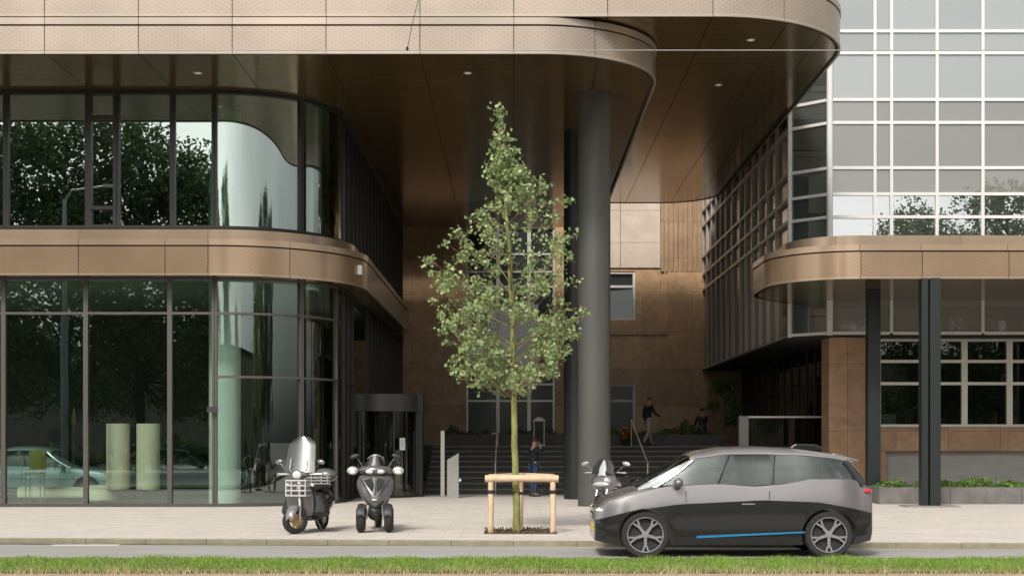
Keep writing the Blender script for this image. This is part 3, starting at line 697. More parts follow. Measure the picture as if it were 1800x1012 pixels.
# ================================================================== TERRACE, STEPS, PLANTERS
g = MB(); g.prism([(-2.7, 48.05), (6.9, 48.05), (6.9, 43.0), (9.59, 43.0), (9.59, 60), (-6.5, 60), (-6.5, 57.2), (-2.7, 57.2)], 0, 1.44); structure('terrace', g, M_step)
St = thing('staircase', (2, 45.5, 0), 'wide flight of dark stone steps up to the terrace', 'steps')
q = MB()
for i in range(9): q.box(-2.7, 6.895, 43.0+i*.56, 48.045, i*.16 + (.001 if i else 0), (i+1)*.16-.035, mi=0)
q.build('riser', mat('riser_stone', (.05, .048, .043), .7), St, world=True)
q = MB()
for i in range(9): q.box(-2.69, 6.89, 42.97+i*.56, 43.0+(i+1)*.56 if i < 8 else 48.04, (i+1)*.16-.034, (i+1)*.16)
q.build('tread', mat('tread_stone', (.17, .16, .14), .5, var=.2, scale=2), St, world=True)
def planter(name, x0, x1, y0, y1, z0, z1, label, m, nleaf, lh, lm, cell=1.6, lsz=.09):
    P = thing(name, ((x0+x1)/2, (y0+y1)/2, z0), label, 'planter')
    q = MB(); n = max(1, round((x1-x0)/cell)); w_ = (x1-x0)/n
    for i in range(n): q.box(x0+i*w_+.004, x0+(i+1)*w_-.004, y0, y0+.12, z0, z1)
    q.box(x0, x1, y1-.12, y1, z0, z1); q.box(x0, x0+.12, y0+.121, y1-.121, z0, z1); q.box(x1-.12, x1, y0+.121, y1-.121, z0, z1)
    q.build('planter_wall', m, P, world=True, bevel=.006)
    q = MB(); q.box(x0+.121, x1-.121, y0+.122, y1-.122, z0, z1-.07); q.build('soil', M_soil, P, world=True)
    px = rng.uniform(x0+.1, x1-.1, nleaf); py = rng.uniform(y0+.05, y1-.1, nleaf)
    hh = lh*(.55+.3*np.sin(px*2.3+py)+.25*np.sin(px*5.7+1.3)+.2*np.sin(px*11)); hh = np.clip(hh, .1*lh, lh*1.3)
    V = np.stack([px, py, z1-.07+rng.uniform(0, 1, nleaf)*hh], 1) - np.array(P.location)
    o = leaves('ground_cover', V, lsz, lm, P, LEAFS); o['kind'] = 'stuff'
    return P
planter('planter', -2.6, 1.9, 50, 51.2, 1.44, 1.84, 'dark slatted planter with low greenery on the terrace left of the columns', M_slat, 2600, .28, M_leafd, 2.2)
planter('planter', 3.3, 7.35, 50, 51.2, 1.44, 1.84, 'dark slatted planter with bright greenery on the terrace right of the columns', M_slat, 3000, .30, M_leafg, 2.2)
planter('planter', 9.3, 22, 36.2, 38.4, 0, .43, 'long low grey stone planter of green ground cover under the canopy', mat('planter_stone', (.14, .13, .12), .7, var=.25, scale=3), 14000, .23, M_leafg, 1.75)

# balustrade, pillar, rails
Bl = thing('balustrade', (8.3, 43.5, 1.44), 'glass balustrade with pale handrail and granite end pillar beside the side wall', 'balustrade')
q = MB(); q.box(7.17, 9.59, 43.49, 43.51, 1.45, 2.3); q.build('glass_panel', M_glassD, Bl, world=True)
q = MB(); q.box(7.17, 9.59, 43.46, 43.54, 2.31, 2.37); q.build('handrail', M_lsteel, Bl, world=True, bevel=.008)
q = MB(); q.box(6.88, 7.165, 43.35, 43.65, 1.441, 2.37); q.build('end_pillar', M_granite, Bl, world=True, bevel=.01)
def rail(x_, ya, yb, label, flat=False):
    T = thing('handrail', (x_, ya, 0), label, 'handrail', 'steel handrails on the steps')
    za = max(0, min(9, int((ya-43)/.56)+1))*.16 if ya > 43 else 0.; zb = 1.44
    q = MB(); q.tube([(0, 0, za-.0), (0, 0, za+.92)], .022, 8); q.build('post', M_lsteel, T, smooth=True)
    q = MB(); q.tube([(0, yb-ya, zb), (0, yb-ya, zb+.88)], .022, 8); q.build('post', M_lsteel, T, smooth=True)
    q = MB(); q.tube([(0, -.15, za+.93), (0, yb-ya+.1, zb+.89)], .025, 8); q.build('rail', M_lsteel, T, smooth=True)
rail(4.02, 42.7, 48.6, 'thin steel handrail on the steps by the walking person')
rail(-.55, 42.7, 48.6, 'thin steel handrail on the steps behind the young street tree')

# ================================================================== REVOLVING DOOR
Rv = thing('revolving_door', (-3.87, 41.3, 0), 'dark glass revolving door under a round black canopy drum', 'revolving door')
q = MB(); q.lathe([(1.17, 2.45), (1.17, 2.94)], (0, 0, 0), 48); q.lathe([(1.19, 2.45), (1.19, 2.52)], (0, 0, 0), 48); q.build('canopy_drum', mat('drum_grey', (.075, .075, .072), .35, .4), Rv, smooth=True)
q = MB(); q.ribbon(arc(0, 0, 1.14, -70, 70, 24), .06, 2.44, .02)
q.build('drum_glass', M_glassD, Rv, smooth=True)
q = MB(); q.lathe([(1.17, 0.0), (1.17, .055)], (0, 0, 0), 40)
for t in (-70, -25, 25, 70): q.cbox((1.14*math.sin(R(t)), -1.14*math.cos(R(t)), 1.25), (.05, .05, 2.38))
q.build('drum_frame', M_mull, Rv)
for t in (20, 110, 200, 290):
    Mx = Matrix.Rotation(R(t), 4, 'Z'); q = MB(); q.box(.04, 1.06, -.03, .03, .08, .16, M=Mx); q.box(.04, 1.06, -.03, .03, 2.32, 2.42, M=Mx); q.box(1.02, 1.08, -.03, .03, .161, 2.319, M=Mx)
    o = q.build('door_wing', M_mull, Rv); q = MB(); q.box(.05, 1.01, -.008, .008, .165, 2.315, M=Mx); q.build('pane', M_glassD, o)
q = MB(); q.box(.88, 1.24, -.3, .3, 0, 2.44); q.build('door_jamb', M_black, Rv, bevel=.01)
q = MB(); q.box(.80, 1.26, -.34, .5, 2.441, 2.96); q.build('canopy_end_block', M_black, Rv, bevel=.01)
q = MB(); q.cbox((.72, -1.08, 1.52), (.17, .012, .34), Matrix.Rotation(R(33), 4, 'Z')); o = q.build('door_notice', M_wsign, Rv)
q = MB()
for k in range(4): q.cbox((.72+.006, -1.09, 1.62-.06*k), (.11, .012, .012), Matrix.Rotation(R(33), 4, 'Z'))
q.build('notice_lines', mat('ink_grey', (.3, .3, .3), .7), o)

# ================================================================== STREET TREE
def px2(px, py, D): return Vector(((px-903)*D/2500, D, 1.6+(775-py)*D/2500))
def env(y):     # silhouette of the crown in the photograph: left, right
    T = [(180, 872, 880), (205, 866, 892), (235, 872, 882), (262, 860, 890), (290, 864, 905), (312, 868, 935), (322, 868, 1000), (360, 850, 1012), (385, 800, 1012), (410, 792, 1020), (440, 750, 1018),
         (480, 748, 1036), (510, 740, 1040), (545, 752, 1042), (575, 755, 1050), (600, 780, 1024), (635, 792, 1016), (660, 786, 1008), (678, 830, 985), (695, 920, 955)]
    for a, b in zip(T, T[1:]):
        if a[0] <= y <= b[0]:
            t = (y-a[0])/(b[0]-a[0]); return a[1]+(b[1]-a[1])*t, a[2]+(b[2]-a[2])*t
    return 0, 0
TD = 25.0
Tr = thing('street_tree', (.15, TD, 0), 'young leafy street tree with mossy green trunk held by the log frame', 'tree')
tp = [(909, 937), (908, 880), (905, 800), (903, 700), (901, 600), (899, 520), (896, 450), (890, 370), (884, 300), (878, 240), (876, 190)]
tr = [.075, .062, .056, .051, .046, .044, .036, .026, .018, .012, .006]
tw = [px2(a, b, TD) - Vector(Tr.location) for a, b in tp]; tw[0].z = -.02
q = MB()
fine = []; fr = []
for i in range(len(tw)-1):
    for k in range(5):
        t = k/5; fine.append(tw[i].lerp(tw[i+1], t) + Vector((random.uniform(-.008, .008), random.uniform(-.008, .008), 0))); fr.append((tr[i]*(1-t)+tr[i+1]*t)*random.uniform(.96, 1.05))
fine.append(tw[-1]); fr.append(tr[-1])
q.tube(fine, fr, 12); q.build('trunk', M_bark, Tr, smooth=True)
def trunk_at(z):
    for a, b in zip(tw, tw[1:]):
        if a.z <= z <= b.z: return a.lerp(b, (z-a.z)/(b.z-a.z))
    return tw[-1]
br = MB(); LP = []
ytips = []
for k in range(185):
    y = 196 + (692-196)*(random.random()**.78)
    l, r = env(y)
    if r <= l: continue
    u = random.uniform(-1, 1); u = math.copysign(abs(u)**(.62 if y > 340 else .9), u)
    pxx = (l+r)/2 + u*(r-l)/2*.96
    hw = (r-l)/2*TD/2500; dep = random.uniform(-1, 1)*math.sqrt(max(0, 1-u*u*.8))*hw*.9
    tip = px2(pxx, y, TD) - Vector(Tr.location); tip.y += dep
    rise = random.uniform(.5, 1.15)*max(.35, Vector((tip.x-trunk_at(tip.z).x, tip.y, 0)).length)
    base = trunk_at(max(2.35, tip.z-rise))
    L = (tip-base).length
    mid = base.lerp(tip, .5) + Vector((random.uniform(-.05, .05), random.uniform(-.05, .05), -.06*L))
    if k % 2 == 0: br.tube([base, base.lerp(mid, .5), mid, mid.lerp(tip, .5), tip], [.006+.007*L, .005+.005*L, .005+.003*L, .004, .002], 5)
    else: br.tube([mid, mid.lerp(tip, .5), tip], [.006, .004, .002], 4)
    if y < 240 and random.random() < .5: continue
    for c in range(2 + (y > 250) + (L > .8) + (L > 1.3)):      # side twigs, each with a tuft
        t = 1.0 if c == 0 else random.uniform(.42 if L > .5 else .1, .98)
        p = (mid.lerp(tip, (t-.5)*2) if t > .5 else base.lerp(mid, t*2))
        q_ = p + Vector((random.gauss(0, .10), random.gauss(0, .10), random.uniform(-.02, .13))) if c else p
        if c: br.tube([p, p.lerp(q_, .5), q_], [.004, .003, .0015], 4)
        for j in range(random.randint(7, 17)):
            LP.append((q_.x+random.gauss(0, .052), q_.y+random.gauss(0, .052), q_.z+random.gauss(0, .045)))
for (a, b) in ((876, 190), (874, 205), (880, 200), (870, 255), (876, 270), (882, 262), (868, 262)):
    for j in range(16):
        p = px2(a, b, TD) - Vector(Tr.location); LP.append((p.x+random.gauss(0, .05), p.y+random.gauss(0, .05), p.z+random.gauss(0, .07)))
br.build('branches', M_twig, Tr, smooth=True)
leaves('crown', np.array(LP), .066, M_leaf, Tr)

# log frame
TG = thing('tree_guard', (.1, TD, 0), 'pale wooden log frame with three posts round the young tree', 'tree guard')
zt = .95
A, B_, C_ = Vector((-.50, -.25, 0)), Vector((.58, -.25, 0)), Vector((.02, .55, 0))
for P_ in (A, B_, C_):
    q = MB(); q.tube([P_+Vector((0, 0, -.02)), P_+Vector((.004, 0, .5)), P_+Vector((0, 0, zt-.055))], [.048, .05, .047], 12); q.build('post', M_wood, TG, smooth=True)
def log(a, b, ext, r=.062, dz=0):
    d_ = (b-a).normalized()*ext; q = MB(); q.tube([a-d_+Vector((0, 0, zt+dz)), a.lerp(b, .5)+Vector((0, 0, zt+dz+.004)), b+d_+Vector((0, 0, zt+dz))], [r, r*.97, r], 14); q.build('top_rail', M_wood, TG, smooth=True, bevel=.006)
log(A, B_, .10); log(A, C_, .03, .05, .03); log(B_, C_, .03, .05, .032)
for P_ in (A, B_):
    q = MB(); q.tube([P_+Vector((0, 0, .72)), Vector((.06, 0, .70)), ], .012, 6); q.lathe([(.056, .69), (.056, .75)], tuple(P_), 12); q.build('strap', M_rubber, TG)
q = MB(); q.lathe([(.08, .66), (.08, .71)], (.055, 0, 0), 14); q.build('strap', M_rubber, TG)
g = MB(); g.box(-.52, .75, 24.55, 25.75, -.01, .008); structure('tree_pit', g, M_soil)
px_ = rng.uniform(-.5, .73, 700); py_ = rng.uniform(24.57, 25.7, 700)
o = leaves('leaf_litter', np.stack([px_, py_, np.full(700, .012)+rng.uniform(0, .02, 700)], 1), .05, mat('litter', (.10, .07, .04), .9), None, LEAFS); tag(o, 'dark mulch and litter at the foot of the tree', 'leaf litter', kind='stuff')

# ================================================================== STREET FURNITURE
T = thing('metal_post', ((778-903)/60.5, 2500/60.5, 0), 'slim pale metal post right of the revolving door', 'post')
q = MB(); q.cbox((0, 0, .95), (.12, .06, 1.9)); q.build('shaft', M_lsteel, T, bevel=.01); q = MB(); q.cbox((0, 0, .006), (.3, .2, .012)); q.build('base_plate', M_steel, T)
T = thing('intercom_pillar', ((796-903)/62, 2500/62, 0), 'short pale grey pillar with sloped top beside the slim post', 'pillar')
q = MB(); q.prism([(-.16, 0), (.17, 0), (.17, 1.27), (-.16, 1.07)], -.09, .09, axis='Y'); q.build('pillar_body', M_plinth, T, bevel=.01)
q = MB(); q.cbox((.20, 0, .50), (.07, .06, .08)); q.build('push_knob', M_wsign, T, bevel=.01)
T = thing('garden_lamp', ((948-903)/52, 48.4, 1.44), 'small post lamp with white cap at the top of the steps', 'lamp')
q = MB(); q.cbox((-.17, 0, .42), (.03, .03, .84)); q.cbox((.17, 0, .42), (.03, .03, .84)); q.cbox((0, 0, .03), (.38, .2, .05)); q.build('lamp_frame', M_sideframe, T)
q = MB(); q.lathe([(.22, .84), (.21, .88), (.12, .96), (.02, .99)], (0, 0, 0), 20); q.build('lamp_cap', M_wsign, T, smooth=True)
q = MB(); q.box(-.15, .15, -.006, .006, .06, .83); q.build('lamp_glass', M_glassD, T)

T = thing('potted_plant', ((1103-903)/51, 49.2, 1.44), 'small orange leaved plant in a dark pot on the terrace by the grey column', 'potted plant')
q = MB(); q.lathe([(.13, 0), (.19, .22), (.2, .25), (.17, .25)], n=18); q.build('pot', M_blkplastic, T, smooth=True)
v = rng.normal(0, 1, (260, 3)); v /= np.linalg.norm(v, axis=1)[:, None]; v *= rng.uniform(.3, 1, (260, 1)); v = v*np.array([.25, .2, .2]) + np.array([0, 0, .42])
leaves('foliage', v, .12, M_leafo, T, LEAFS)

def bush_tree(name, loc, h, rad, n, lsz, m, label, cat='tree', trunk=.04, z0=.45, seed=1, lobes=9, shape=LEAFS, group=None):
    rr = np.random.default_rng(seed); T = thing(name, loc, label, cat, group)
    q = MB(); q.tube([(0, 0, -.02), (.02*h*.3, 0, h*.3), (0, .01*h, h*.6), (0, 0, h*.9)], [trunk, trunk*.8, trunk*.5, trunk*.15], 9)
    P = []
    for k in range(lobes):
        a = rr.uniform(0, 2*PI); zz = h*(z0+(1-z0)*rr.uniform(.08, .95)); t = (zz/h-z0)/(1-z0); rr_ = rad*math.sqrt(max(.05, 1-(2*t-.85)**2/1.5))*rr.uniform(.3, .85)
        c = np.array([math.cos(a)*rr_, math.sin(a)*rr_, zz]); s_ = rad*rr.uniform(.26, .46)
        q.tube([(0, 0, max(h*.25, zz-rr_*1.1)), tuple(c*np.array([.5, .5, 1])-np.array([0, 0, rr_*.35])), tuple(c)], [trunk*.35, trunk*.22, trunk*.08], 5)
        m_ = n//lobes; v = rr.normal(0, 1, (m_, 3)); v /= np.linalg.norm(v, axis=1)[:, None]; v *= (rr.uniform(.15, 1, (m_, 1))**.5); v[:, 2] *= .8
        P.append(c+v*s_*(1+.3*np.sin(v[:, :1]*5)))
    q.build('trunk', M_twig if trunk < .1 else mat('dark_bark', (.05, .04, .03), .9, var=.3, scale=4), T, smooth=True)
    leaves('crown', np.concatenate(P), lsz, m, T, shape)
    return T
bush_tree('small_tree', ((1272-903)/48, 52.2, 1.44), 2.5, .75, 1800, .12, M_leafd, 'small dim tree at the end of the terrace planter', trunk=.04, z0=.3, seed=3, lobes=14)
bush_tree('shrub', ((1203-903)/49.6, 50.5, 1.78), .55, .32, 420, .09, M_leafd, 'round dark shrub in the terrace planter by the walking person', 'shrub', .015, .1, 4, 7)

# overhead wire and hanging cable
q = MB(); q.tube([(-40, 17, 6.25), (0, 17, 6.267), (40, 17, 6.27)], .0055, 6); tag(q.build('overhead_wire', mat('wire_grey', (.35, .33, .30), .5)), 'thin overhead wire stretched across the street', 'wire')
q = MB(); pa = px2(716, 86, 17); q.tube([pa, pa+Vector((.06, 0, .3)), pa+Vector((.14, 0, .62)), pa+Vector((.2, 0, 1.5)), pa+Vector((.24, 0, 4))], .004, 5); q.ell(tuple(pa), (.018, .018, .026), 8, 6)
tag(q.build('hanging_cable', M_rubber), 'thin dark cable with small weight hanging onto the overhead wire', 'cable')

# ================================================================== INTERIOR THINGS
def floor_lamp(x_, label):
    T = thing('floor_lamp', (x_, 35.9, .012), label, 'lamp', 'tall drum lamps behind the glass')
    q = MB(); q.lathe([(.20, 0), (.20, .02), (.02, .035), (.02, .40)], n=16); q.build('lamp_base', M_blkplastic, T, smooth=True)
    q = MB(); q.lathe([(.29, .38), (.29, 2.03)], n=28); q.build('lamp_shade', M_shade, T, smooth=True)
floor_lamp((208-903)/69.6, 'tall pale drum floor lamp behind the glass, the left of two'); floor_lamp((261-903)/69.6, 'tall pale drum floor lamp behind the glass, the right of two')
T = thing('ottoman', (-10.55, 36.3, .012), 'round pale ottoman on the lobby floor behind the glass', 'ottoman')
q = MB(); q.lathe([(.36, .05), (.43, .10), (.44, .38), (.40, .46), (.1, .47)], n=24); q.build('cushion', M_shade, T, smooth=True); q = MB(); q.lathe([(.3, 0), (.3, .05)], n=20); q.build('plinth', M_blkplastic, T)
T = thing('sofa', (-11.9, 37.3, .012), 'long low pale sofa on the lobby floor behind the glass', 'sofa')
q = MB(); q.cbox((0, 0, .26), (2.0, .8, .28)); q.build('seat', M_shade, T, bevel=.05); q = MB(); q.cbox((0, .35, .52), (2.0, .18, .3)); q.build('backrest', M_shade, T, bevel=.05)
for sx in (-.9, .9):
    for sy in (-.3, .3): q = MB(); q.tube([(sx, sy, 0), (sx, sy, .12)], .02, 6); q.build('leg', M_blkplastic, T)
T = thing('bar_stool', (-12.15, 36.1, .012), 'tall yellowish bar chair behind the glass at the left edge', 'bar stool')
q = MB(); q.cbox((0, 0, .78), (.42, .4, .04)); q.build('seat', mat('stool_olive', (.22, .19, .04), .6), T, bevel=.01); q = MB(); q.cbox((0, .2, 1.12), (.42, .03, .5)); q.build('backrest', mat('stool_olive', (.22, .19, .04), .6), T, bevel=.01)
for sx in (-.19, .19):
    for sy in (-.17, .17): q = MB(); q.tube([(sx, sy, 0), (sx*.95, sy*.95, .77)], .013, 6); q.build('leg', M_steel, T)

# ================================================================== CARS
def lerp_tab(tab, x_): xs_, vs_ = zip(*tab); return float(np.interp(x_, xs_, vs_))
def bool_cut(o, cutters):
    for c in cutters:
        md = o.modifiers.new('cut', 'BOOLEAN'); md.operation = 'DIFFERENCE'; md.solver = 'EXACT'; md.object = c
    dg = bpy.context.evaluated_depsgraph_get(); me = bpy.data.meshes.new_from_object(o.evaluated_get(dg)); o.modifiers.clear(); old = o.data; o.data = me; me.name = old.name
    for c in cutters: bpy.data.objects.remove(c)
    me.polygons.foreach_set('use_smooth', [True]*len(me.polygons)); me.set_sharp_from_angle(angle=R(32))

def wheel(T, x_, y_, r, w_, spokes, rimm, name='wheel', pos=1):
    s_ = 1 if y_ > 0 else -1
    o = MB(); o.lathe([(r*.74, 0), (r*.75, -w_/2), (r*.94, -w_/2), (r, -w_*.36), (r, w_*.36), (r*.94, w_/2), (r*.75, w_/2), (r*.74, 0)], (x_, y_, r), 40, 'Y', caps=False); wh = o.build(name, M_rubber, T, smooth=True)
    q = MB(); q.lathe([(r*.745, s_*w_*.02), (r*.745, s_*w_*.06)], (x_, y_, r), 40, 'Y', mi=1)
    q.torus((x_, y_+s_*w_*.45, r), r*.745, r*.03, 'Y', 40, 6)
    ya, yb = y_+s_*w_*.30, y_+s_*w_*.44
    for k in range(spokes):
        a = 2*PI*k/spokes+.3; M2 = Matrix.Translation((x_, 0, r)) @ Matrix.Rotation(a, 4, 'Y')
        q.prism([(r*.08, -r*.07), (r*.42, -r*.055), (r*.735, -r*.17), (r*.735, -r*.09), (r*.50, 0), (r*.735, r*.09), (r*.735, r*.17), (r*.42, r*.055), (r*.08, r*.07)], min(ya, yb), max(ya, yb), axis='Y', M=M2)
    q.lathe([(r*.15, s_*w_*.25), (r*.14, s_*w_*.47), (r*.05, s_*w_*.49)], (x_, y_, r), 20, 'Y')
    q.build('rim', [rimm, M_blkplastic], wh, smooth=True)

def car(name, label, group, P, loc, rz, paints, mirror_side=True):
    """x runs from the nose (0) to the tail (L); y across; z up"""
    L, Wd = P['L'], P['W']/2
    T = thing(name, loc, label, 'car', group, rz)
    N = 44; rings = []; xs_ = [L*(.5-.5*math.cos(PI*i/N)) for i in range(N+1)]
    for x_ in xs_:
        e = min(1, (min(x_, L-x_)/.55)); pl = Wd*(P['nose']+(1-P['nose'])*math.sin(min(1, max(0, e))*PI/2)**.6)
        zb = P['zb'] + .06*(1-min(1, min(x_, L-x_)/.3)); zs_ = zb+.12; zl = lerp_tab(P['line'], x_); zt_ = lerp_tab(P['belt'], x_); zd = lerp_tab(P['deck'], x_)
        half = [(pl*.86, zb), (pl*.985, zs_), (pl*1.0, (zs_+zl)*.5), (pl*.985, zl-.015), (pl*1.0, zl), (pl*.985, (zl+zt_)*.5), (pl*.95, zt_), (pl*.86, zt_+(zd-zt_)*.5), (pl*.55, zd-.005), (0, zd+.015)]
        ring = [(x_, 0, zb)] + [(x_, y_, z_) for y_, z_ in half] + [(x_, -y_, z_) for y_, z_ in reversed(half[:-1])]
        rings.append([(a-0, b, c) for a, b, c in ring])
    n = len(rings[0])
    def mif(i, k):
        kk = k if k <= n//2 else n-1-k
        x_ = xs_[i]
        if kk <= 4: return 1
        if kk >= 7 and P['cabin'][0] < x_ < P['cabin'][1]: return 1
        if kk >= 6 and P.get('darkhood') and x_ < P['darkhood']: return 1
        return 0
    body = MB(); body.loft(rings, mif=mif); bo_ = body.build('body', paints, T, smooth=True)
    cut = []
    for x_ in P['axles']:
        for s_ in (-1, 1):
            c = MB(); c.lathe([(P['r']*1.14, s_*(Wd-.30)), (P['r']*1.14, s_*(Wd+.4))], (x_, 0, P['r']), 40, 'Y'); cut.append(c.build('cutter', M_gap))
    # cutters live at world origin, move the body there while cutting
    par = bo_.parent; bo_.parent = None; bpy.context.view_layer.update(); bool_cut(bo_, cut); bo_.parent = par
    for x_ in P['axles']:
        for s_ in (-1, 1): wheel(T, x_, s_*(Wd-.12), P['r'], P.get('tw', .18), P.get('spokes', 5), M_wheel)
    # greenhouse glass
    rr = []
    gh = P['roof']; x0, x1 = gh[0][0], gh[-1][0]
    for i in range(31):
        x_ = x0+(x1-x0)*i/30; zr_ = lerp_tab(gh, x_); zb_ = lerp_tab(P['belt'], x_)-.03; h_ = max(.01, zr_-zb_)
        wb = Wd*.93*(1-.10*max(0, (x0+.7-x_))/.7-.08*max(0, x_-(x1-.6))/.6); wt = wb-P['tumble']*h_
        half = [(wb, zb_), (wb*.5+wt*.5+.012, zb_+h_*.5), (wt, zb_+h_*.88), (wt*.86, zb_+h_*.97), (wt*.5, zb_+h_*1.0), (0, zb_+h_*1.015)]
        rr.append([(x_, 0, zb_)] + [(x_, y_, z_) for y_, z_ in half] + [(x_, -y_, z_) for y_, z_ in reversed(half[:-1])])
    gbm = MB(); gbm.loft(rr); gbm.build('windows', P.get('glass') or M_carglass, T, smooth=True)
    for cx in P['seats']:
        for s_ in (-1, 1):
            zb_ = lerp_tab(P['belt'], cx)
            q = MB(); q.loft([[(cx+dx_+a_, s_*.36+b_*w_, zb_+z_) for a_, b_ in ((-.05, -1), (.06, -1), (.06, 1), (-.05, 1))] for z_, w_, dx_ in ((-.12, .22, 0), (.08, .20, .03), (.20, .14, .05))]); q.cbox((cx+.07, s_*.36, zb_+.29), (.09, .24, .15)); q.build('seat', M_leather, T, bevel=.02)
    q = MB(); q.torus((0, 0, 0), .17, .014, 'X', 24, 6, M=Matrix.Translation((P['seats'][0]-.62, .36, lerp_tab(P['belt'], P['seats'][0]-.62)+.03)) @ Matrix.Rotation(R(-22), 4, 'Y')); q.build('steering_wheel', M_blkplastic, T, smooth=True)
    # roof panel and pillars in paint, slightly proud
    q = MB(); rp = []
    for i in range(21):
        x_ = P['rp'][0]+(P['rp'][1]-P['rp'][0])*i/20; zr_ = lerp_tab(gh, x_); zb_ = lerp_tab(P['belt'], x_)-.03; h_ = zr_-zb_
        wb = Wd*.93*(1-.10*max(0, (x0+.7-x_))/.7-.08*max(0, x_-(x1-.6))/.6); wt = wb-P['tumble']*h_
        half = [(wt+.02, zb_+h_*.84), (wt+.015, zb_+h_*.90), (wt*.87, zb_+h_*.985+.008), (wt*.5, zb_+h_*1.01+.012), (0, zb_+h_*1.025+.012)]
        top = [(x_, y_, z_) for y_, z_ in half] + [(x_, -y_, z_) for y_, z_ in reversed(half[:-1])]
        low = [(x_, y_*.97, z_-.02) for (x_, y_, z_) in reversed(top)]
        rp.append(top+low)
    q.loft(rp); q.build('roof', paints[0] if not P.get('roofm') else P['roofm'], T, smooth=True)
    def pillar(xa, fa, xb, fb, wd, m_):
        for s_ in (-1, 1):
            pts = []
            for t in np.linspace(0, 1, 7):
                x_ = xa+(xb-xa)*t; f_ = fa+(fb-fa)*t; xc = min(max(x_, x0), x1); zr_ = lerp_tab(gh, xc); zb_ = lerp_tab(P['belt'], xc)-.03; h_ = zr_-zb_
                wb = Wd*.93*(1-.10*max(0, (x0+.7-xc))/.7-.08*max(0, xc-(x1-.6))/.6); wt = wb-P['tumble']*h_
                pts.append((x_, s_*(wb+(wt-wb)*min(1, f_)+.004), zb_+h_*f_*.9))
            q = MB(); q.tube(pts, wd, 8); q.build('pillar', m_, T, smooth=True)
    for (xa, fa, xb, fb, wd, dk) in P['pillars']: pillar(xa, fa, xb, fb, wd, M_blkplastic if dk else paints[0])
    for s_ in (-1, 1):   # mirrors, lamps, handles
        xm_ = P['mirror']; zm = lerp_tab(P['belt'], xm_)+.05
        q = MB(); q.ell((xm_, s_*(Wd+.06), zm), (.07, .11, .075), 12, 8); q.cbox((xm_+.02, s_*(Wd-.05), zm-.03), (.05, .14, .03)); q.build('wing_mirror', paints[0], T, smooth=True)
        zl0 = lerp_tab(P['belt'], .2)-.12
        q = MB(); q.ell((.20, s_*Wd*.74, zl0), (.20, .14, .07), 14, 8); q.build('headlight', M_lens, T, smooth=True)
        q = MB(); q.ell((L-.13, s_*Wd*.76, lerp_tab(P['belt'], L-.2)-.13), (.14, .12, .06), 14, 8); q.build('tail_light', M_red, T, smooth=True)
        for hx in P['handles']:
            q = MB(); q.cbox((hx, s_*(Wd*.988), lerp_tab(P['line'], hx)+P.get('hz', .04)), (.19, .03, .025)); q.build('door_handle', paints[0] if not P.get('hd') else M_silver, T, bevel=.008)
        for sx in P['seams']:
            q = MB(); q.box(sx-.004, sx+.004, s_*Wd*.995-.004, s_*Wd*.995+.004, P['zb']+.16, lerp_tab(P['belt'], sx)-.08); q.build('door_seam', M_gap, T)
    q = MB(); q.cbox((.02, 0, P['zb']+.24), (.06, .52, .11)); q.build('number_plate', mat('plate_yellow', (.75, .55, .05), .5), T)
    return T
i3 = dict(cabin=(.85, 3.75), seats=(2.0, 2.95), L=4.02, W=1.78, nose=.80, zb=.19, r=.345, axles=(.72, 3.36), tw=.17, spokes=5, tumble=.28,
     line=[(0, .56), (.5, .70), (1.2, .80), (2.4, .86), (3.2, .83), (3.7, .74), (4.02, .66)],
     belt=[(0, .66), (.15, .80), (.5, .93), (1.0, 1.06), (1.8, 1.10), (2.3, 1.06), (2.75, 1.10), (3.1, 1.17), (3.7, 1.17), (3.9, 1.08), (4.02, .92)],
     deck=[(0, .70), (.12, .86), (.5, 1.01), (.85, 1.10), (1.2, 1.12), (3.5, 1.16), (3.85, 1.14), (4.02, .96)],
     roof=[(.62, 1.06), (.95, 1.26), (1.25, 1.44), (1.5, 1.56), (1.9, 1.625), (2.4, 1.635), (3.0, 1.60), (3.5, 1.53), (3.72, 1.47), (3.90, 1.16)], rp=(1.38, 3.82),
     pillars=[(.68, .02, 1.42, .93, .028, False), (1.75, .0, 1.95, .92, .02, True), (2.55, 0., 2.6, .92, .022, True), (3.86, .0, 3.62, .90, .05, True)],
     mirror=1.18, handles=(2.2,), hz=-.05, hd=True, seams=(1.3, 2.5))
hb = car('hatchback', 'silver and black hatchback with blue sill stripe driving left along the road', None, i3, (0, 0, 0), 0, [M_silver, M_dkpaint])
hb.location = ((1047-903)/122.5, 20.42+.89, -.08); hb.scale = (1, 1, .97)
for s_ in (-1, 1):
    q = MB(); q.prism([(1.45, .30), (3.0, .375), (3.0, .40), (1.45, .335)], s_*.893-.006, s_*.893+.006, axis='Y'); q.build('sill_stripe', M_blue, hb)
q = MB(); q.prism([(3.45, 1.51), (3.84, 1.42), (3.88, 1.445), (3.5, 1.555)], -.54, .54, axis='Y'); q.build('roof_spoiler', M_silver, hb, bevel=.015)
q = MB(); q.prism([(2.95, 1.63), (3.5, 1.60), (3.35, 1.68), (3.05, 1.69)], -.03, .03, axis='Y'); q.build('roof_aerial', M_dkpaint, hb, bevel=.01)
for s_ in (-1, 1):
    q = MB(); q.cbox((.015, s_*.17, .60), (.06, .28, .13)); q.build('grille', M_dkpaint, hb, bevel=.03)
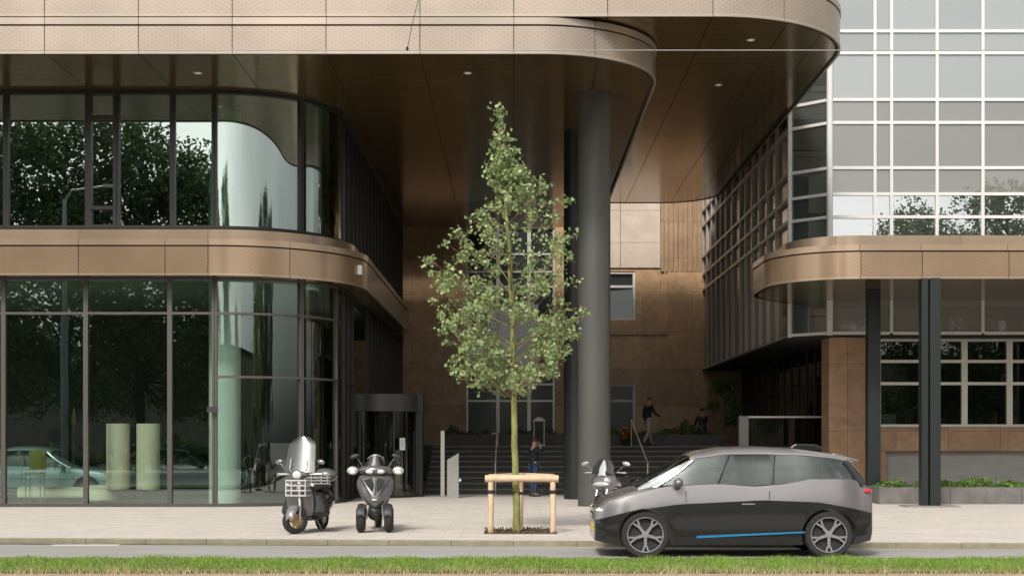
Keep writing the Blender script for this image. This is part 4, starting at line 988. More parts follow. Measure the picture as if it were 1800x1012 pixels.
sedan = dict(cabin=(1.3, 3.9), seats=(2.35, 3.2), glass=mat('sedan_window', (.012, .014, .015), .35, spec=.25), L=4.65, W=1.8, nose=.84, zb=.18, r=.32, axles=(.85, 3.6), tumble=.36,
     line=[(0, .52), (1, .60), (3.6, .62), (4.65, .58)],
     belt=[(0, .62), (.2, .72), (1.2, .87), (2.4, .92), (3.6, .96), (4.3, .95), (4.65, .80)],
     deck=[(0, .66), (.2, .78), (1.0, .92), (1.4, .95), (3.6, 1.0), (4.35, 1.02), (4.65, .86)],
     roof=[(1.05, .95), (1.5, 1.17), (1.95, 1.38), (2.4, 1.44), (2.9, 1.43), (3.4, 1.32), (3.9, 1.13), (4.15, 1.0)], rp=(1.85, 3.35),
     pillars=[(1.12, 0., 1.95, .93, .028, False), (2.45, 0, 2.6, .92, .02, True), (4.05, .0, 3.3, .92, .05, False)], mirror=1.5, handles=(2.3, 3.2), seams=(1.55, 2.55, 3.45))
M_sedan = mat('sedan_silver', (.33, .40, .44), .3, .3, coat=.6); M_sedan2 = mat('sedan_dark', (.10, .12, .13), .3, .3, coat=.6)
s1 = car('sedan', 'silver blue sedan seen through the glass at the left edge of the lobby front', 'sedans behind the lobby glass', sedan, (0, 0, 0), 0, [M_sedan, M_sedan])
s1.rotation_euler = (0, 0, PI); s1.location = ((232-903)/65., 38.1, -.0+.012)
s2 = car('sedan', 'dark sedan seen through the glass behind the drum lamps and pale pillar', 'sedans behind the lobby glass', sedan, (0, 0, 0), 0, [M_sedan2, M_sedan2])
s2.rotation_euler = (0, 0, PI); s2.location = (-7.2, 40.4, .012)

# ================================================================== SCOOTERS   (x forward, y left, z up)
def tyre(T, x_, y_, r, tr_, rimm, name='wheel', lean=0., steer=0.):
    Mx = Matrix.Translation((x_, y_, r)) @ Matrix.Rotation(steer, 4, 'Z') @ Matrix.Rotation(lean, 4, 'X')
    q = MB(); q.torus((0, 0, 0), r-tr_, tr_, 'Y', 32, 10, sx=1.05, M=Mx); o = q.build(name, M_rubber, T, smooth=True)
    q = MB(); q.torus((0, 0, 0), r-tr_*1.9, tr_*.30, 'Y', 32, 6, sx=2.2, M=Mx); q.lathe([(.045, -.05), (.045, .05)], n=14, axis='Y', M=Mx)
    for k in range(5):
        a = 2*PI*k/5; q.tube([(math.cos(a)*.03, 0, math.sin(a)*.03), (math.cos(a)*(r-tr_*1.9), 0, math.sin(a)*(r-tr_*1.9))], .014, 6, M=Mx)
    q.lathe([(r*.42, .035), (r*.42, .041)], n=20, axis='Y', M=Mx)
    q.build('rim', rimm, o, smooth=True)
    return o
def mirror_pair(T, x_, y_, z_, dy, dz, m, fat=1.):
    for s_ in (-1, 1):
        q = MB(); q.tube([(x_, s_*y_, z_), (x_-.01, s_*(y_+dy*.6), z_+dz*.7), (x_-.02, s_*(y_+dy), z_+dz)], .007, 6)
        o = q.build('mirror_stalk', M_chrome, T); q = MB(); q.ell((x_-.02, s_*(y_+dy+.02), z_+dz+.02), (.028, .062*fat, .042), 12, 8, rot=Matrix.Rotation(s_*R(-18), 3, 'X')); q.build('mirror', m, o, smooth=True)

def classic_scooter(loc, rz, label):
    T = thing('scooter', loc, label, 'scooter', None, rz)
    tyre(T, .62, 0, .225, .052, M_gold, steer=R(-34)); tyre(T, -.62, 0, .225, .055, M_steel)
    q = MB(); q.tube([(.62, .07, .22), (.60, .07, .42), (.50, .02, .80)], .022, 8); q.tube([(.50, 0, .75), (.44, 0, 1.0)], .03, 8); q.build('fork', M_steel, T, smooth=True)
    # mudguard
    rings = []
    for k in range(11):
        a = R(15+k*14); c = (.62+math.cos(a)*.27, .225+math.sin(a)*.27); wd = .085*math.sin(PI*(k+1)/12)**.4
        rings.append([(c[0], wd, c[1]-.05), (c[0], wd*.8, c[1]), (c[0], 0, c[1]+.022), (c[0], -wd*.8, c[1]), (c[0], -wd, c[1]-.05), (c[0], 0, c[1]-.012)])
    q = MB(); q.loft(rings); q.build('mudguard', M_silver, T, smooth=True)
    # leg shield
    rings = []
    for z_, x_, w_ in ((.24, .30, .13), (.32, .36, .20), (.45, .40, .235), (.62, .43, .235), (.76, .45, .21), (.86, .45, .15), (.92, .44, .09)):
        rings.append([(x_+.07, 0, z_), (x_+.045, w_*.55, z_), (x_-.03, w_, z_), (x_-.06, w_*.97, z_), (x_-.02, 0, z_), (x_-.06, -w_*.97, z_), (x_-.03, -w_, z_), (x_+.045, -w_*.55, z_)])
    q = MB(); q.loft(rings); q.build('leg_shield', M_greypaint, T, smooth=True, sub=1)
    q = MB(); q.loft([[(x_, y_, z_) for y_, z_ in ((.17, .22), (.17, .27), (-.17, .27), (-.17, .22))] for x_ in (.34, .1, -.16)]); q.build('footboard', M_blkplastic, T, bevel=.01)
    # apron (leg cover)
    rings = []
    for z_, x_, w_ in ((.28, .30, .36), (.36, .34, .40), (.52, .30, .35), (.66, .28, .29), (.74, .26, .23)):
        rings.append([(x_+.02, w_*.55, z_), (x_-.05, w_, z_), (x_-.28, w_*1.0, z_-.03), (x_-.30, w_*.85, z_-.02), (x_-.3, -w_*.85, z_-.02), (x_-.28, -w_*1.0, z_-.03), (x_-.05, -w_, z_), (x_+.02, -w_*.55, z_)])
    q = MB(); q.loft(rings); q.build('leg_cover', M_leather, T, smooth=True, sub=1)
    # rear body
    rings = []
    for x_, w_, z0_, z1_ in ((-.12, .12, .28, .66), (-.25, .20, .26, .74), (-.45, .235, .26, .76), (-.65, .225, .30, .75), (-.82, .16, .40, .70), (-.92, .07, .50, .62)):
        zc = (z0_+z1_)/2; hh = (z1_-z0_)/2; rings.append([(x_, w_*math.cos(a), zc+hh*math.sin(a)) for a in [2*PI*k/12 for k in range(12)]])
    q = MB(); q.loft(rings); q.build('rear_body', M_dkpaint, T, smooth=True, sub=1)
    rings = []
    for x_, w_, z_ in ((-.08, .10, .74), (-.2, .14, .78), (-.45, .15, .79), (-.6, .15, .82), (-.78, .12, .82)):
        rings.append([(x_, w_*math.cos(a), z_+.05*math.sin(a)) for a in [2*PI*k/10 for k in range(10)]])
    q = MB(); q.loft(rings); q.build('seat', M_leather, T, smooth=True)
    # handlebar, headset, headlight
    q = MB(); q.ell((.44, 0, 1.02), (.11, .17, .075), 14, 8); q.build('headset', M_greypaint, T, smooth=True)
    q = MB(); q.tube([(.40, .36, 1.03), (.42, .15, 1.03), (.42, -.15, 1.03), (.40, -.36, 1.03)], .014, 8); q.build('handlebar', M_chrome, T, smooth=True)
    for s_ in (-1, 1):
        q = MB(); q.tube([(.40, s_*.24, 1.03), (.39, s_*.37, 1.03)], .019, 8); q.build('grip', M_rubber, T)
        q = MB(); q.tube([(.45, s_*.2, 1.02), (.46, s_*.36, 1.0)], .006, 6); q.build('brake_lever', M_chrome, T)
    q = MB(); q.torus((.55, 0, 1.02), .072, .010, 'X', 24, 6); q.lathe([(.070, .46), (.070, .55), (.04, .575), (.005, .58)], (0, 0, 1.02), 20, 'X', mi=1); q.build('headlight', [M_chrome, M_lens], T, smooth=True)
    mirror_pair(T, .42, .20, 1.04, .12, .18, M_silver)
    # windscreen: curved sheet
    pts = []; fs = []; nu, nv = 12, 12
    for j in range(nv+1):
        t = j/nv; z_ = 1.06+t*.62; x_ = .50-t*.20; hw = .25*(1-.18*t)*(1-max(0, t-.72)**2*7)
        for i in range(nu+1):
            u = i/nu*2-1; pts.append((x_+.06*(1-u*u)-.06, u*hw, z_+.0)); 
    m_ = len(pts); pts += [(a-.006, b, c) for a, b, c in pts]
    for j in range(nv):
        for i in range(nu):
            a = j*(nu+1)+i; fs.append((a, a+1, a+nu+2, a+nu+1)); fs.append((m_+a, m_+a+nu+1, m_+a+nu+2, m_+a+1))
    q = MB(); q.add(pts, fs); q.build('windscreen', glass('screen_milky', (.74, .73, .68), (.75, .75, .73), 2.2, rough=.18), T, smooth=True)
    q = MB()
    for s_ in (-1, 1): q.tube([(.45, s_*.1, 1.03), (.50, s_*.13, 1.12), (.44, s_*.13, 1.30)], .007, 6)
    q.build('screen_bracket', M_chrome, T)
    # front and rear chrome racks
    def rack(x_, z0_, z1_, w_, name, dx, m=mat('rack_pale', (.62, .61, .58), .35, .3)):
        q = MB(); n = 4
        for k in range(n):
            z_ = z0_+(z1_-z0_)*k/(n-1); q.tube([(x_-.06, -w_, z_), (x_+dx, -w_*.92, z_), (x_+dx, w_*.92, z_), (x_-.06, w_, z_)], .0145, 6)
        for y_ in (-w_*.92, -w_*.4, w_*.4, w_*.92): q.tube([(x_+dx, y_, z0_), (x_+dx, y_, z1_)], .0105, 6)
        q.build(name, m, T, smooth=True)
    rack(.50, .66, .92, .17, 'front_rack', .10); rack(-.35, .84, 1.0, .20, 'rear_rack', .0)
    q = MB(); q.ell((-.80, 0, .98), (.16, .19, .13), 14, 9); q.build('top_case', M_greypaint, T, smooth=True)
    q = MB(); q.tube([(-.2, -.2, .22), (-.5, -.22, .22), (-.85, -.22, .30)], [.03, .055, .05], 10); q.build('exhaust', M_steel, T, smooth=True)
    q = MB(); q.tube([(-.1, .08, .24), (-.2, .16, .0)], .012, 6); q.tube([(-.1, -.08, .24), (-.2, -.16, .0)], .012, 6); q.build('centre_stand', M_steel, T)
    for s_ in (-1, 1): q = MB(); q.ell((.40, s_*.20, .84), (.035, .03, .03), 10, 6); q.build('indicator', M_lens, T, smooth=True)
    return T
classic_scooter(((537-903)/101, 25.15, 0.), R(-90-14), 'classic scooter with tall windscreen and chrome racks, parked left of the three wheeled one').scale = (1, 1.15, 1)

def three_wheeler(loc, rz, label):
    T = thing('three_wheeled_scooter', loc, label, 'scooter', None, rz)
    for s_ in (-1, 1):
        tyre(T, .62, s_*.245, .235, .078, M_greypaint)
        q = MB(); rings = []
        for k in range(10):
            a = R(20+k*14); wd = .075; c = (.62+math.cos(a)*.262, .235+math.sin(a)*.262)
            rings.append([(c[0], s_*.235+wd, c[1]-.05), (c[0], s_*.235+wd*.8, c[1]), (c[0], s_*.235, c[1]+.016), (c[0], s_*.235-wd*.8, c[1]), (c[0], s_*.235-wd, c[1]-.05), (c[0], s_*.235, c[1]-.012)])
        q.loft(rings); q.build('mudguard', M_blkplastic, T, smooth=True)
        q = MB(); q.tube([(.62, s_*.16, .235), (.58, s_*.13, .40), (.50, s_*.08, .62)], .024, 8); q.tube([(.56, s_*.15, .40), (.55, 0, .44)], .02, 6); q.tube([(.56, s_*.15, .52), (.55, 0, .55)], .02, 6); q.build('suspension_arm', M_steel, T, smooth=True)
    tyre(T, -.75, 0, .235, .065, M_greypaint)
    # nose shell
    rings = []
    for z_, x_, w_ in ((.42, .66, .07), (.50, .69, .15), (.60, .68, .25), (.74, .64, .33), (.86, .58, .355), (.96, .52, .32), (1.03, .46, .26)):
        rings.append([(x_+.05, 0, z_), (x_+.035, w_*.4, z_), (x_-.02, w_*.8, z_), (x_-.12, w_, z_), (x_-.25, w_*.9, z_), (x_-.3, 0, z_), (x_-.25, -w_*.9, z_), (x_-.12, -w_, z_), (x_-.02, -w_*.8, z_), (x_+.035, -w_*.4, z_)])
    q = MB(); q.loft(rings); q.build('nose_fairing', M_greypaint, T, smooth=True, sub=1)
    for s_ in (-1, 1):     # dark Y shaped inlays
        q = MB(); q.prism([(s_*.035, .70), (s_*.075, .74), (s_*.19, .92), (s_*.06, .97), (s_*.035, .92)], .665, .70, axis='X'); q.build('grille_inlay', M_blkplastic, T, bevel=.01)
        q = MB(); q.tube([(.70, s_*.05, .60), (.69, s_*.12, .72), (.64, s_*.25, .93)], .011, 6); q.build('trim_line', M_blkplastic, T)
    q = MB(); q.tube([(.72, 0, .68), (.71, 0, .82), (.66, 0, .96)], [.02, .022, .02], 8); q.build('centre_strip', M_silver, T, smooth=True)
    q = MB(); q.ell((.745, 0, .575), (.012, .06, .018), 12, 6); q.build('badge', M_chrome, T, smooth=True)
    q = MB(); q.ell((.5, 0, .36), (.18, .15, .16), 12, 8); q.build('lower_fairing', M_blkplastic, T, smooth=True)
    # handlebar cowl with twin headlight
    rings = []
    for y_, zc, hh, dx in ((-.28, 1.09, .045, -.03), (-.2, 1.09, .07, .02), (-.1, 1.08, .09, .06), (0, 1.075, .10, .075), (.1, 1.08, .09, .06), (.2, 1.09, .07, .02), (.28, 1.09, .045, -.03)):
        rings.append([(.42+dx+.09*math.cos(a), y_, zc+hh*math.sin(a)) for a in [2*PI*k/12 for k in range(12)]])
    q = MB(); q.loft(rings); q.build('handlebar_cowl', M_greypaint, T, smooth=True)
    for s_ in (-1, 1):
        q = MB(); q.ell((.535, s_*.085, 1.065), (.05, .085, .048), 14, 8); q.build('headlight', M_lens, T, smooth=True)
        q = MB(); q.ell((.44, s_*.40, 1.08), (.06, .105, .075), 14, 9); q.build('hand_guard', M_lsteel, T, smooth=True)
        q = MB(); q.ell((.49, s_*.40, 1.05), (.02, .06, .03), 10, 6); q.build('indicator', M_lens, T, smooth=True)
    q = MB(); q.tube([(.38, -.36, 1.09), (.38, .36, 1.09)], .018, 8); q.build('handlebar', M_blkplastic, T)
    mirror_pair(T, .40, .22, 1.14, .13, .17, M_blkplastic, 1.5)
    # short screen
    pts = []; fs = []; nu, nv = 10, 6
    for j in range(nv+1):
        t = j/nv
        for i in range(nu+1):
            u = i/nu*2-1; pts.append((.48-t*.12+.07*(1-u*u)-.05, u*.19*(1-.25*t*t), 1.12+t*.24*(1-.3*u*u)))
    m_ = len(pts); pts += [(a-.006, b, c) for a, b, c in pts]
    for j in range(nv):
        for i in range(nu): a = j*(nu+1)+i; fs.append((a, a+1, a+nu+2, a+nu+1)); fs.append((m_+a, m_+a+nu+1, m_+a+nu+2, m_+a+1))
    q = MB(); q.add(pts, fs); q.build('windscreen', M_screen, T, smooth=True)
    q = MB(); q.tube([pts[(nu+1)*nv+i] for i in range(nu+1)], .008, 6); q.build('screen_edge', M_lsteel, T)
    rings = []
    for x_, w_, z0_, z1_ in ((.25, .16, .30, .42), (.0, .17, .26, .40), (-.2, .21, .28, .74), (-.5, .24, .34, .80), (-.8, .20, .46, .82), (-1.0, .09, .58, .78)):
        zc = (z0_+z1_)/2; hh = (z1_-z0_)/2; rings.append([(x_, w_*math.cos(a), zc+hh*math.sin(a)) for a in [2*PI*k/12 for k in range(12)]])
    q = MB(); q.loft(rings); q.build('rear_body', M_greypaint, T, smooth=True, sub=1)
    rings = [[(x_, w_*math.cos(a), z_+.05*math.sin(a)) for a in [2*PI*k/10 for k in range(10)]] for x_, w_, z_ in ((-.15, .11, .80), (-.35, .16, .82), (-.55, .15, .85), (-.75, .14, .90), (-.95, .1, .90))]
    q = MB(); q.loft(rings); q.build('seat', M_leather, T, smooth=True)
    q = MB(); q.tube([(-.3, .1, .25), (-.22, .24, .0)], .012, 6); q.tube([(-.22, .24, .006), (-.22, .33, .006)], .012, 6); q.build('side_stand', M_steel, T)
    q = MB(); q.tube([(.1, 0, .3), (.15, -.03, .0)], .012, 6); q.build('stand_foot', M_steel, T)
    q = MB(); q.tube([(-.3, -.2, .28), (-.9, -.22, .38)], [.04, .06], 10); q.build('exhaust', M_steel, T, smooth=True)
    return T
three_wheeler(((656-903)/100, 25.6, 0.), R(-90+3), 'dark grey three wheeled scooter facing the road, right of the classic scooter')

def motorcycle(loc, rz, label):
    T = thing('motorcycle', loc, label, 'motorcycle', None, rz)
    tyre(T, .72, 0, .30, .06, M_steel, steer=R(12)); tyre(T, -.70, 0, .30, .07, M_steel)
    q = MB()
    for s_ in (-1, 1): q.tube([(.72, s_*.09, .30), (.55, s_*.09, .68), (.40, s_*.09, .98)], .022, 8)
    q.build('fork', M_chrome, T, smooth=True)
    rings = []
    for z_, x_, w_ in ((.60, .50, .09), (.68, .55, .18), (.80, .58, .26), (.92, .55, .25), (1.0, .48, .19), (1.08, .42, .13)):
        rings.append([(x_+.05, 0, z_), (x_, w_*.7, z_), (x_-.12, w_, z_), (x_-.22, w_*.7, z_), (x_-.22, -w_*.7, z_), (x_-.12, -w_, z_), (x_, -w_*.7, z_)])
    q = MB(); q.loft(rings); q.build('front_fairing', M_silver, T, smooth=True, sub=1)
    q = MB(); q.ell((.60, 0, .80), (.05, .15, .05), 14, 8); q.build('headlight', M_lens, T, smooth=True)
    q = MB(); q.loft([[(.50-t*.14+.02, -w_, z_), (.55-t*.14, 0, z_+.02), (.50-t*.14+.02, w_, z_), (.48-t*.14, 0, z_)] for t, z_, w_ in ((0, 1.0, .20), (.5, 1.14, .19), (1, 1.28, .10))]); q.build('windscreen', M_blkplastic, T, smooth=True)
    q = MB(); q.loft([[(.56-t*.14+.0, -w_, z_), (.58-t*.14, 0, z_+.02), (.56-t*.14+.0, w_, z_), (.55-t*.14, 0, z_)] for t, z_, w_ in ((0, .96, .07), (.5, 1.12, .06), (1, 1.26, .02))]); q.build('screen_stripe', M_wsign, T, smooth=True)
    q = MB(); q.tube([(.33, -.38, 1.02), (.38, 0, 1.03), (.33, .38, 1.02)], .014, 8); q.build('handlebar', M_chrome, T, smooth=True)
    mirror_pair(T, .36, .22, 1.04, .14, .14, M_lsteel, 1.2)
    rings = [[(x_, w_*math.cos(a), zc+hh*math.sin(a)) for a in [2*PI*k/12 for k in range(12)]] for x_, w_, zc, hh in ((.36, .10, .80, .10), (.2, .16, .84, .14), (-.05, .15, .82, .12), (-.25, .10, .76, .08))]
    q = MB(); q.loft(rings); q.build('fuel_tank', M_silver, T, smooth=True)
    q = MB(); q.ell((.05, 0, .45), (.26, .18, .20), 12, 8); q.build('engine', M_steel, T, smooth=True)
    rings = [[(x_, w_*math.cos(a), z_+.05*math.sin(a)) for a in [2*PI*k/10 for k in range(10)]] for x_, w_, z_ in ((-.15, .10, .78), (-.4, .14, .78), (-.7, .12, .84), (-.95, .06, .90))]
    q = MB(); q.loft(rings); q.build('seat', M_leather, T, smooth=True)
    q = MB(); q.tube([(.1, -.17, .35), (-.4, -.2, .32), (-.85, -.2, .42)], [.03, .045, .05], 8); q.build('exhaust', M_chrome, T, smooth=True)
    q = MB(); q.tube([(0, .1, .3), (-.05, .25, .0)], .012, 6); q.build('side_stand', M_steel, T)
    for s_ in (-1, 1): q = MB(); q.tube([(-.70, s_*.09, .30), (-.1, s_*.1, .42)], .02, 6); q.build('swing_arm', M_steel, T)
    return T
mc = motorcycle(((1076-903)/90, 27.9, 0), R(-90-24), 'silver motorcycle parked before the tall grey column, half hidden by the passing hatchback'); mc.scale = (1, 1.12, .97)

# ================================================================== PEOPLE
def person(loc, rz, label, J, top, legs, hair, holding=None, hood=False):
    """J: joint positions (x right, y forward, z up) metres; one skinned body, clothing and hair as children"""
    T = thing('person', loc, label, 'person', None, rz)
    def skin(name, chains, m, parent=T, sub=2):
        vs, es, rs = [], [], []
        idx = {}
        for ch in chains:
            prev = None
            for (p, r) in ch:
                k = tuple(round(c, 4) for c in p)
                if k not in idx: idx[k] = len(vs); vs.append(p); rs.append(r)
                if prev is not None and prev != idx[k]: es.append((prev, idx[k]))
                prev = idx[k]
        me = bpy.data.meshes.new(name); me.from_pydata(vs, es, []); me.materials.append(m); o = bpy.data.objects.new(name, me); COL.objects.link(o); o.parent = parent
        md = o.modifiers.new('skin', 'SKIN'); md.use_smooth_shade = True
        for i, sv in enumerate(me.skin_vertices[0].data):
            r = rs[i]; sv.radius = (r, r) if not isinstance(r, tuple) else r; sv.use_root = (i == 0)
        md = o.modifiers.new('sub', 'SUBSURF'); md.levels = md.render_levels = sub
        return o
    def mid(a, b, t=.5): return tuple(a[i]+(b[i]-a[i])*t for i in range(3))
    pel, chest, neck, head = J['pelvis'], J['chest'], J['neck'], J['head']
    # bare body: legs, torso, arms, hands, head in one surface
    ch = [[(pel, .10), (mid(pel, chest), .095), (chest, .11), (neck, .050), (mid(neck, head), .055), (head, .080), (tuple(head[i]+(0, 0, .07)[i] for i in range(3)), .07)]]
    for s_ in 'LR':
        ch.append([(pel, .10), (J['hip'+s_], .078), (mid(J['hip'+s_], J['knee'+s_]), .068), (J['knee'+s_], .048), (mid(J['knee'+s_], J['ank'+s_], .35), .050), (J['ank'+s_], .034), (J['toe'+s_], .030)])
        ch.append([(chest, .11), (J['sho'+s_], .052), (mid(J['sho'+s_], J['elb'+s_]), .042), (J['elb'+s_], .034), (mid(J['elb'+s_], J['wri'+s_]), .030), (J['wri'+s_], .022), (J['pal'+s_], .026)])
        w_, p_ = Vector(J['wri'+s_]), Vector(J['pal'+s_]); dv = (p_-w_).normalized(); sd_ = dv.cross(Vector((0, 1, 0.3))).normalized()
        for k, (off, ln) in enumerate(((-.027, .062), (-.009, .072), (.009, .068), (.027, .052))):
            a = p_+sd_*off+dv*.02; b = a+dv*ln*.5; c = b+(dv*.8+Vector((0, .5, 0))).normalized()*ln*.5
            ch.append([(tuple(p_), .026), (tuple(a), .010), (tuple(b), .009), (tuple(c), .008)])
        ch.append([(tuple(p_), .026), (tuple(w_.lerp(p_, .6)-sd_*.035), .011), (tuple(p_-sd_*.055+dv*.02), .009)])
    skin('body', ch, M_skin)
    # face details
    fh = Vector(head); F = Matrix.Rotation(J.get('yaw', 0), 4, 'Z')
    q = MB(); q.ell(fh+F@Vector((0, .088, .02)), (.014, .022, .022), 8, 6); 
    for s_ in (-1, 1): q.ell(fh+F@Vector((s_*.078, -.005, .025)), (.012, .022, .032), 8, 6)
    q.build('nose_and_ears', M_skin, T, smooth=True)
    q = MB()
    for s_ in (-1, 1): q.ell(fh+F@Vector((s_*.030, .074, .045)), (.012, .010, .007), 8, 6)
    q.build('eyes', M_blkplastic, T); q = MB(); q.ell(fh+F@Vector((0, .080, -.025)), (.024, .008, .007), 8, 6); q.build('mouth', mat('lip', (.35, .10, .08), .5), T)
    q = MB(); q.ell(fh+F@Vector((0, -.014, .055)), (.092, .098, .098), 16, 10, z0=-.25 if not hood else -.7); q.build('hair', hair, T, smooth=True)
    # clothes
    ch = [[(tuple(pel[i]-(0, 0, .10)[i] for i in range(3)), .142), (pel, .138), (mid(pel, chest), .125), (chest, .135), (mid(chest, neck, .8), .065)]]
    for s_ in 'LR': ch.append([(chest, .135), (J['sho'+s_], .068), (mid(J['sho'+s_], J['elb'+s_]), .057), (J['elb'+s_], .048), (mid(J['elb'+s_], J['wri'+s_], .9), .036)])
    skin('jacket', ch, top)
    ch = []
    p0 = tuple(pel[i]-(0, 0, .04)[i] for i in range(3))
    for s_ in 'LR': ch.append([(p0, .125), (J['hip'+s_], .095), (mid(J['hip'+s_], J['knee'+s_]), .082), (J['knee'+s_], .064), (mid(J['knee'+s_], J['ank'+s_], .5), .062), (mid(J['knee'+s_], J['ank'+s_], .93), .055)])
    skin('trousers', ch, legs)
    for s_ in 'LR':
        a, t_ = Vector(J['ank'+s_]), Vector(J['toe'+s_]); d_ = (t_-a); d_.z = 0
        d_ = d_.normalized() if d_.length > .01 else Vector((0, 1, 0))
        q = MB(); q.loft([[tuple(a+d_*x_+Vector((-d_.y, d_.x, 0))*y_*w_+Vector((0, 0, z_))) for y_, z_ in ((-1, -.075), (-1, -.03), (0, h_), (1, -.03), (1, -.075))] for x_, w_, h_ in ((-.07, .03, .0), (-.03, .042, .03), (.05, .045, .0), (.13, .047, -.025), (.19, .03, -.04))]); q.build('shoe', M_blkplastic, T, smooth=True)
    return T
st = dict(pelvis=(0, 0, .92), chest=(0, .0, 1.27), neck=(0, 0, 1.46), head=(0, .03, 1.56),
          hipL=(-.095, 0, .86), hipR=(.095, 0, .86), kneeL=(-.10, .02, .47), kneeR=(.10, .02, .47), ankL=(-.10, -.02, .08), ankR=(.10, -.02, .08), toeL=(-.11, .12, .04), toeR=(.11, .12, .04),
          shoL=(-.19, 0, 1.38), shoR=(.19, 0, 1.38), elbL=(-.23, .02, 1.10), elbR=(.23, .02, 1.10), wriL=(-.22, .12, .88), wriR=(.22, .12, .88), palL=(-.22, .15, .80), palR=(.22, .15, .80))
ph = dict(st); ph.update(elbR=(.25, .20, 1.20), wriR=(.10, .17, 1.42), palR=(.085, .14, 1.50), elbL=(-.24, .05, 1.10), wriL=(-.21, .25, .93), palL=(-.20, .31, .88), head=(0, .04, 1.56))
T = person(((938-903)/60.6, 41.25, 0), R(-62), 'person in dark jacket and blue jeans with phone at the face, before the steps', ph, M_navy, M_jeans, M_haird, hood=False)
q = MB(); q.cbox((.075, .115, 1.555), (.012, .075, .145)); q.build('phone', M_blkplastic, T, bevel=.006)
# the phone is held, so it is a thing of its own
ph_o = T.children[-1]; mw = Matrix.Translation(T.location) @ Matrix.Rotation(R(-62), 4, 'Z'); ph_o.parent = None; ph_o.matrix_world = mw; tag(ph_o, 'small dark phone held to the ear of the standing person', 'phone')
wk = dict(st); wk.update(pelvis=(0, .02, .90), chest=(0, .05, 1.25), neck=(0, .07, 1.44), head=(0, .10, 1.545), hipL=(-.09, .02, .84), hipR=(.09, .02, .84),
          kneeL=(-.09, .15, .47), ankL=(-.09, .22, .09), toeL=(-.09, .36, .06), kneeR=(.09, .0, .46), ankR=(.09, -.20, .12), toeR=(.09, -.10, .03),
          shoL=(-.19, .05, 1.36), shoR=(.19, .05, 1.36), elbL=(-.22, -.04, 1.08), wriL=(-.23, .02, .84), palL=(-.23, .05, .76), elbR=(.26, .16, 1.12), wriR=(.29, .38, .98), palR=(.30, .46, .95))
person((4.60, 49.0, 1.44), R(-65), 'person with red hair in dark sweater and pale grey trousers walking on the terrace', wk, M_navy, M_greycloth, M_hairr)
se = dict(st); dz = -.86+.0
for k in list(se):
    p = se[k]; se[k] = (p[0], p[1], p[2]+dz+.10)
se.update(hipL=(-.1, .06, .13), hipR=(.1, .06, .13), kneeL=(-.13, .44, .16), kneeR=(.13, .44, .16), ankL=(-.12, .50, -.25), ankR=(.12, .50, -.25), toeL=(-.12, .62, -.29), toeR=(.12, .62, -.29),
          elbL=(-.21, .12, .40), elbR=(.21, .12, .40), wriL=(-.16, .30, .27), wriR=(.16, .30, .27), palL=(-.12, .37, .25), palR=(.12, .37, .25))
person((6.68, 50.35, 1.84), R(25), 'person in black sitting on the planter edge at the far end of the terrace', se, M_blkplastic, M_navy, M_haird)

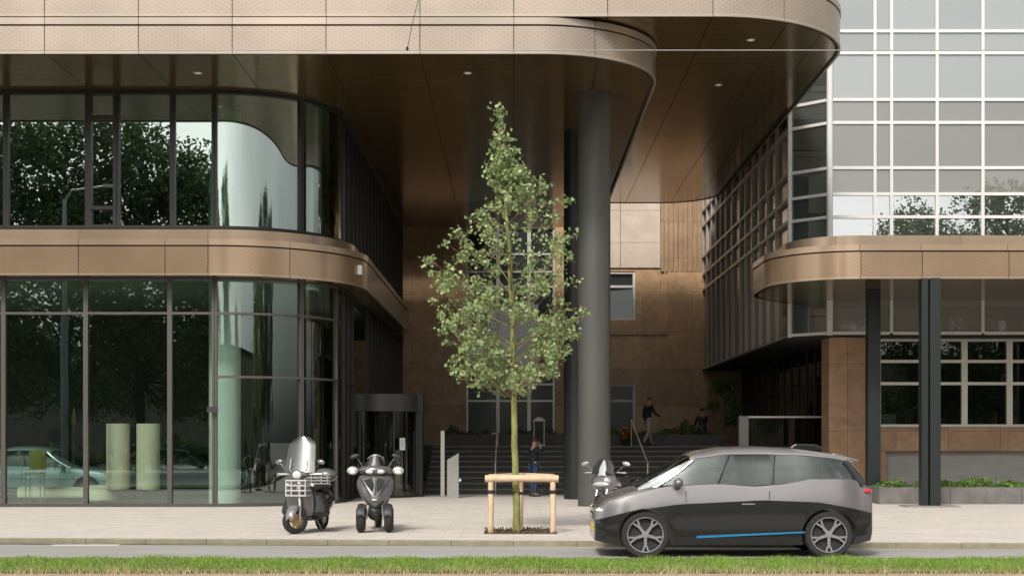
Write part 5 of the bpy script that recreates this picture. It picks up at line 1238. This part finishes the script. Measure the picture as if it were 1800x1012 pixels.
# ================================================================== BEHIND THE CAMERA (seen in the glass)
Bb = thing('brick_block', (-5, -52, 0), 'low pale brick block across the street, seen only in reflections', 'building')
q = MB(); q.box(-75, 55, -60, -48, 0, 9); q.build('wall', M_brick, Bb, world=True)
q = MB(); q.box(-75.5, 55.5, -60.5, -47.6, 9.0, 9.4); q.build('roof', M_gap, Bb, world=True)
wb = MB(); wb.box(-.8, .8, -.08, .05, -.8, .8)
for i in range(18):
    for j in range(3):
        o = wb.build('window', M_paneA2, Bb) if (i, j) == (0, 0) else o.copy()
        if (i, j) != (0, 0): COL.objects.link(o); o.parent = Bb
        o.location = (-64+i*6.6+5, 4.02, 1.9+j*2.8)
big = None
tl = [(-29.5, -6, 1.14, 0, 'mirrored in the leftmost upper panes'), (-24.4, -8, 1.06, 1.2, 'mirrored just left of the narrow upper window'), (-20.6, -9, 1.1, 2., 'mirrored right of the narrow upper window'), (-16.4, -11, .98, 2.2, 'mirrored in the pane beside the curved glass'), (-36, -9, 1.05, 3., 'standing beyond the left edge of the glass'),
      (-8.5, -18, 1.0, .5, 'mirrored as a thin streak in the curved upper glass'), (-6, -21, .92, 2.5, 'mirrored as the second streak in the curved upper glass'), (19.0, -8, .70, 1.5, 'mirrored in the white grid next to its corner'), (26.2, -9, .90, 2.6, 'mirrored in the middle of the white grid'), (31.5, -10, 1.0, .2, 'mirrored in the white grid near the right edge'), (37, -12, .9, 4, 'standing beyond the right edge of the white grid'), (46, -16, 1.05, 1, 'farthest right across the street'), (5, -30, .62, 3, 'lowest one across the street behind the others')]
for i, (x_, y_, s_, rz, wd) in enumerate(tl):
    if i == 0:
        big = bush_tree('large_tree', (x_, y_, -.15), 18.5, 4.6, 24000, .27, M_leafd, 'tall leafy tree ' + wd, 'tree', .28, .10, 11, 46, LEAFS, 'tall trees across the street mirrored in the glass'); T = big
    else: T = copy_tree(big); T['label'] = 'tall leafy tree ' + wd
    T.location = (x_, y_, -.15); T.rotation_euler = (0, 0, rz); T.scale = (s_, s_, s_)
v = rng.uniform(0, 1, (9000, 3)); v = np.stack([-60+v[:, 0]*110, -20-v[:, 1]*3, v[:, 2]**.8*(1.1+.5*np.sin(v[:, 0]*40)+.3*np.sin(v[:, 0]*97))], 1)
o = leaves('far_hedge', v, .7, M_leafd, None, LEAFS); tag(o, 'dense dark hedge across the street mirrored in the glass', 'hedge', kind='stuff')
# street lamp with diamond sign, mirrored in the ground floor glass
xl = -12.7
T = thing('street_lamp', (-20.07, 6.0, -.12), 'tall steel street lamp with yellow diamond sign mirrored in the left glass', 'street lamp')
q = MB(); q.tube([(0, 0, 0), (0, 0, 7.4)], .17, 12); q.tube([(0, 0, 7.4), (0, 0, 12.5)], [.11, .09], 12); q.build('pole', mat('galvanised', (.32, .36, .37), .4, .6), T, smooth=True)
q = MB(); q.tube([(0, 0, 12.4), (.3, 0, 12.9), (1.8, 0, 13.1)], .04, 8); q.cbox((2.1, 0, 13.1), (.8, .25, .12)); q.build('lamp_arm', M_steel, T)
q = MB(); Mx = Matrix.Translation((.42, .02, 2.75)) @ Matrix.Rotation(R(62), 4, 'Z') @ Matrix.Rotation(R(45), 4, 'Y'); q.box(-.34, .34, -.01, .01, -.34, .34, M=Mx); q.build('sign_border', M_wsign, T)
q = MB(); q.box(-.27, .27, -.016, .016, -.27, .27, M=Mx); q.build('sign_face', M_yellow, T); q = MB(); q.tube([(.42, .02, 2.6), (.42, .02, 0)], .03, 8); q.build('sign_post', M_steel, T)
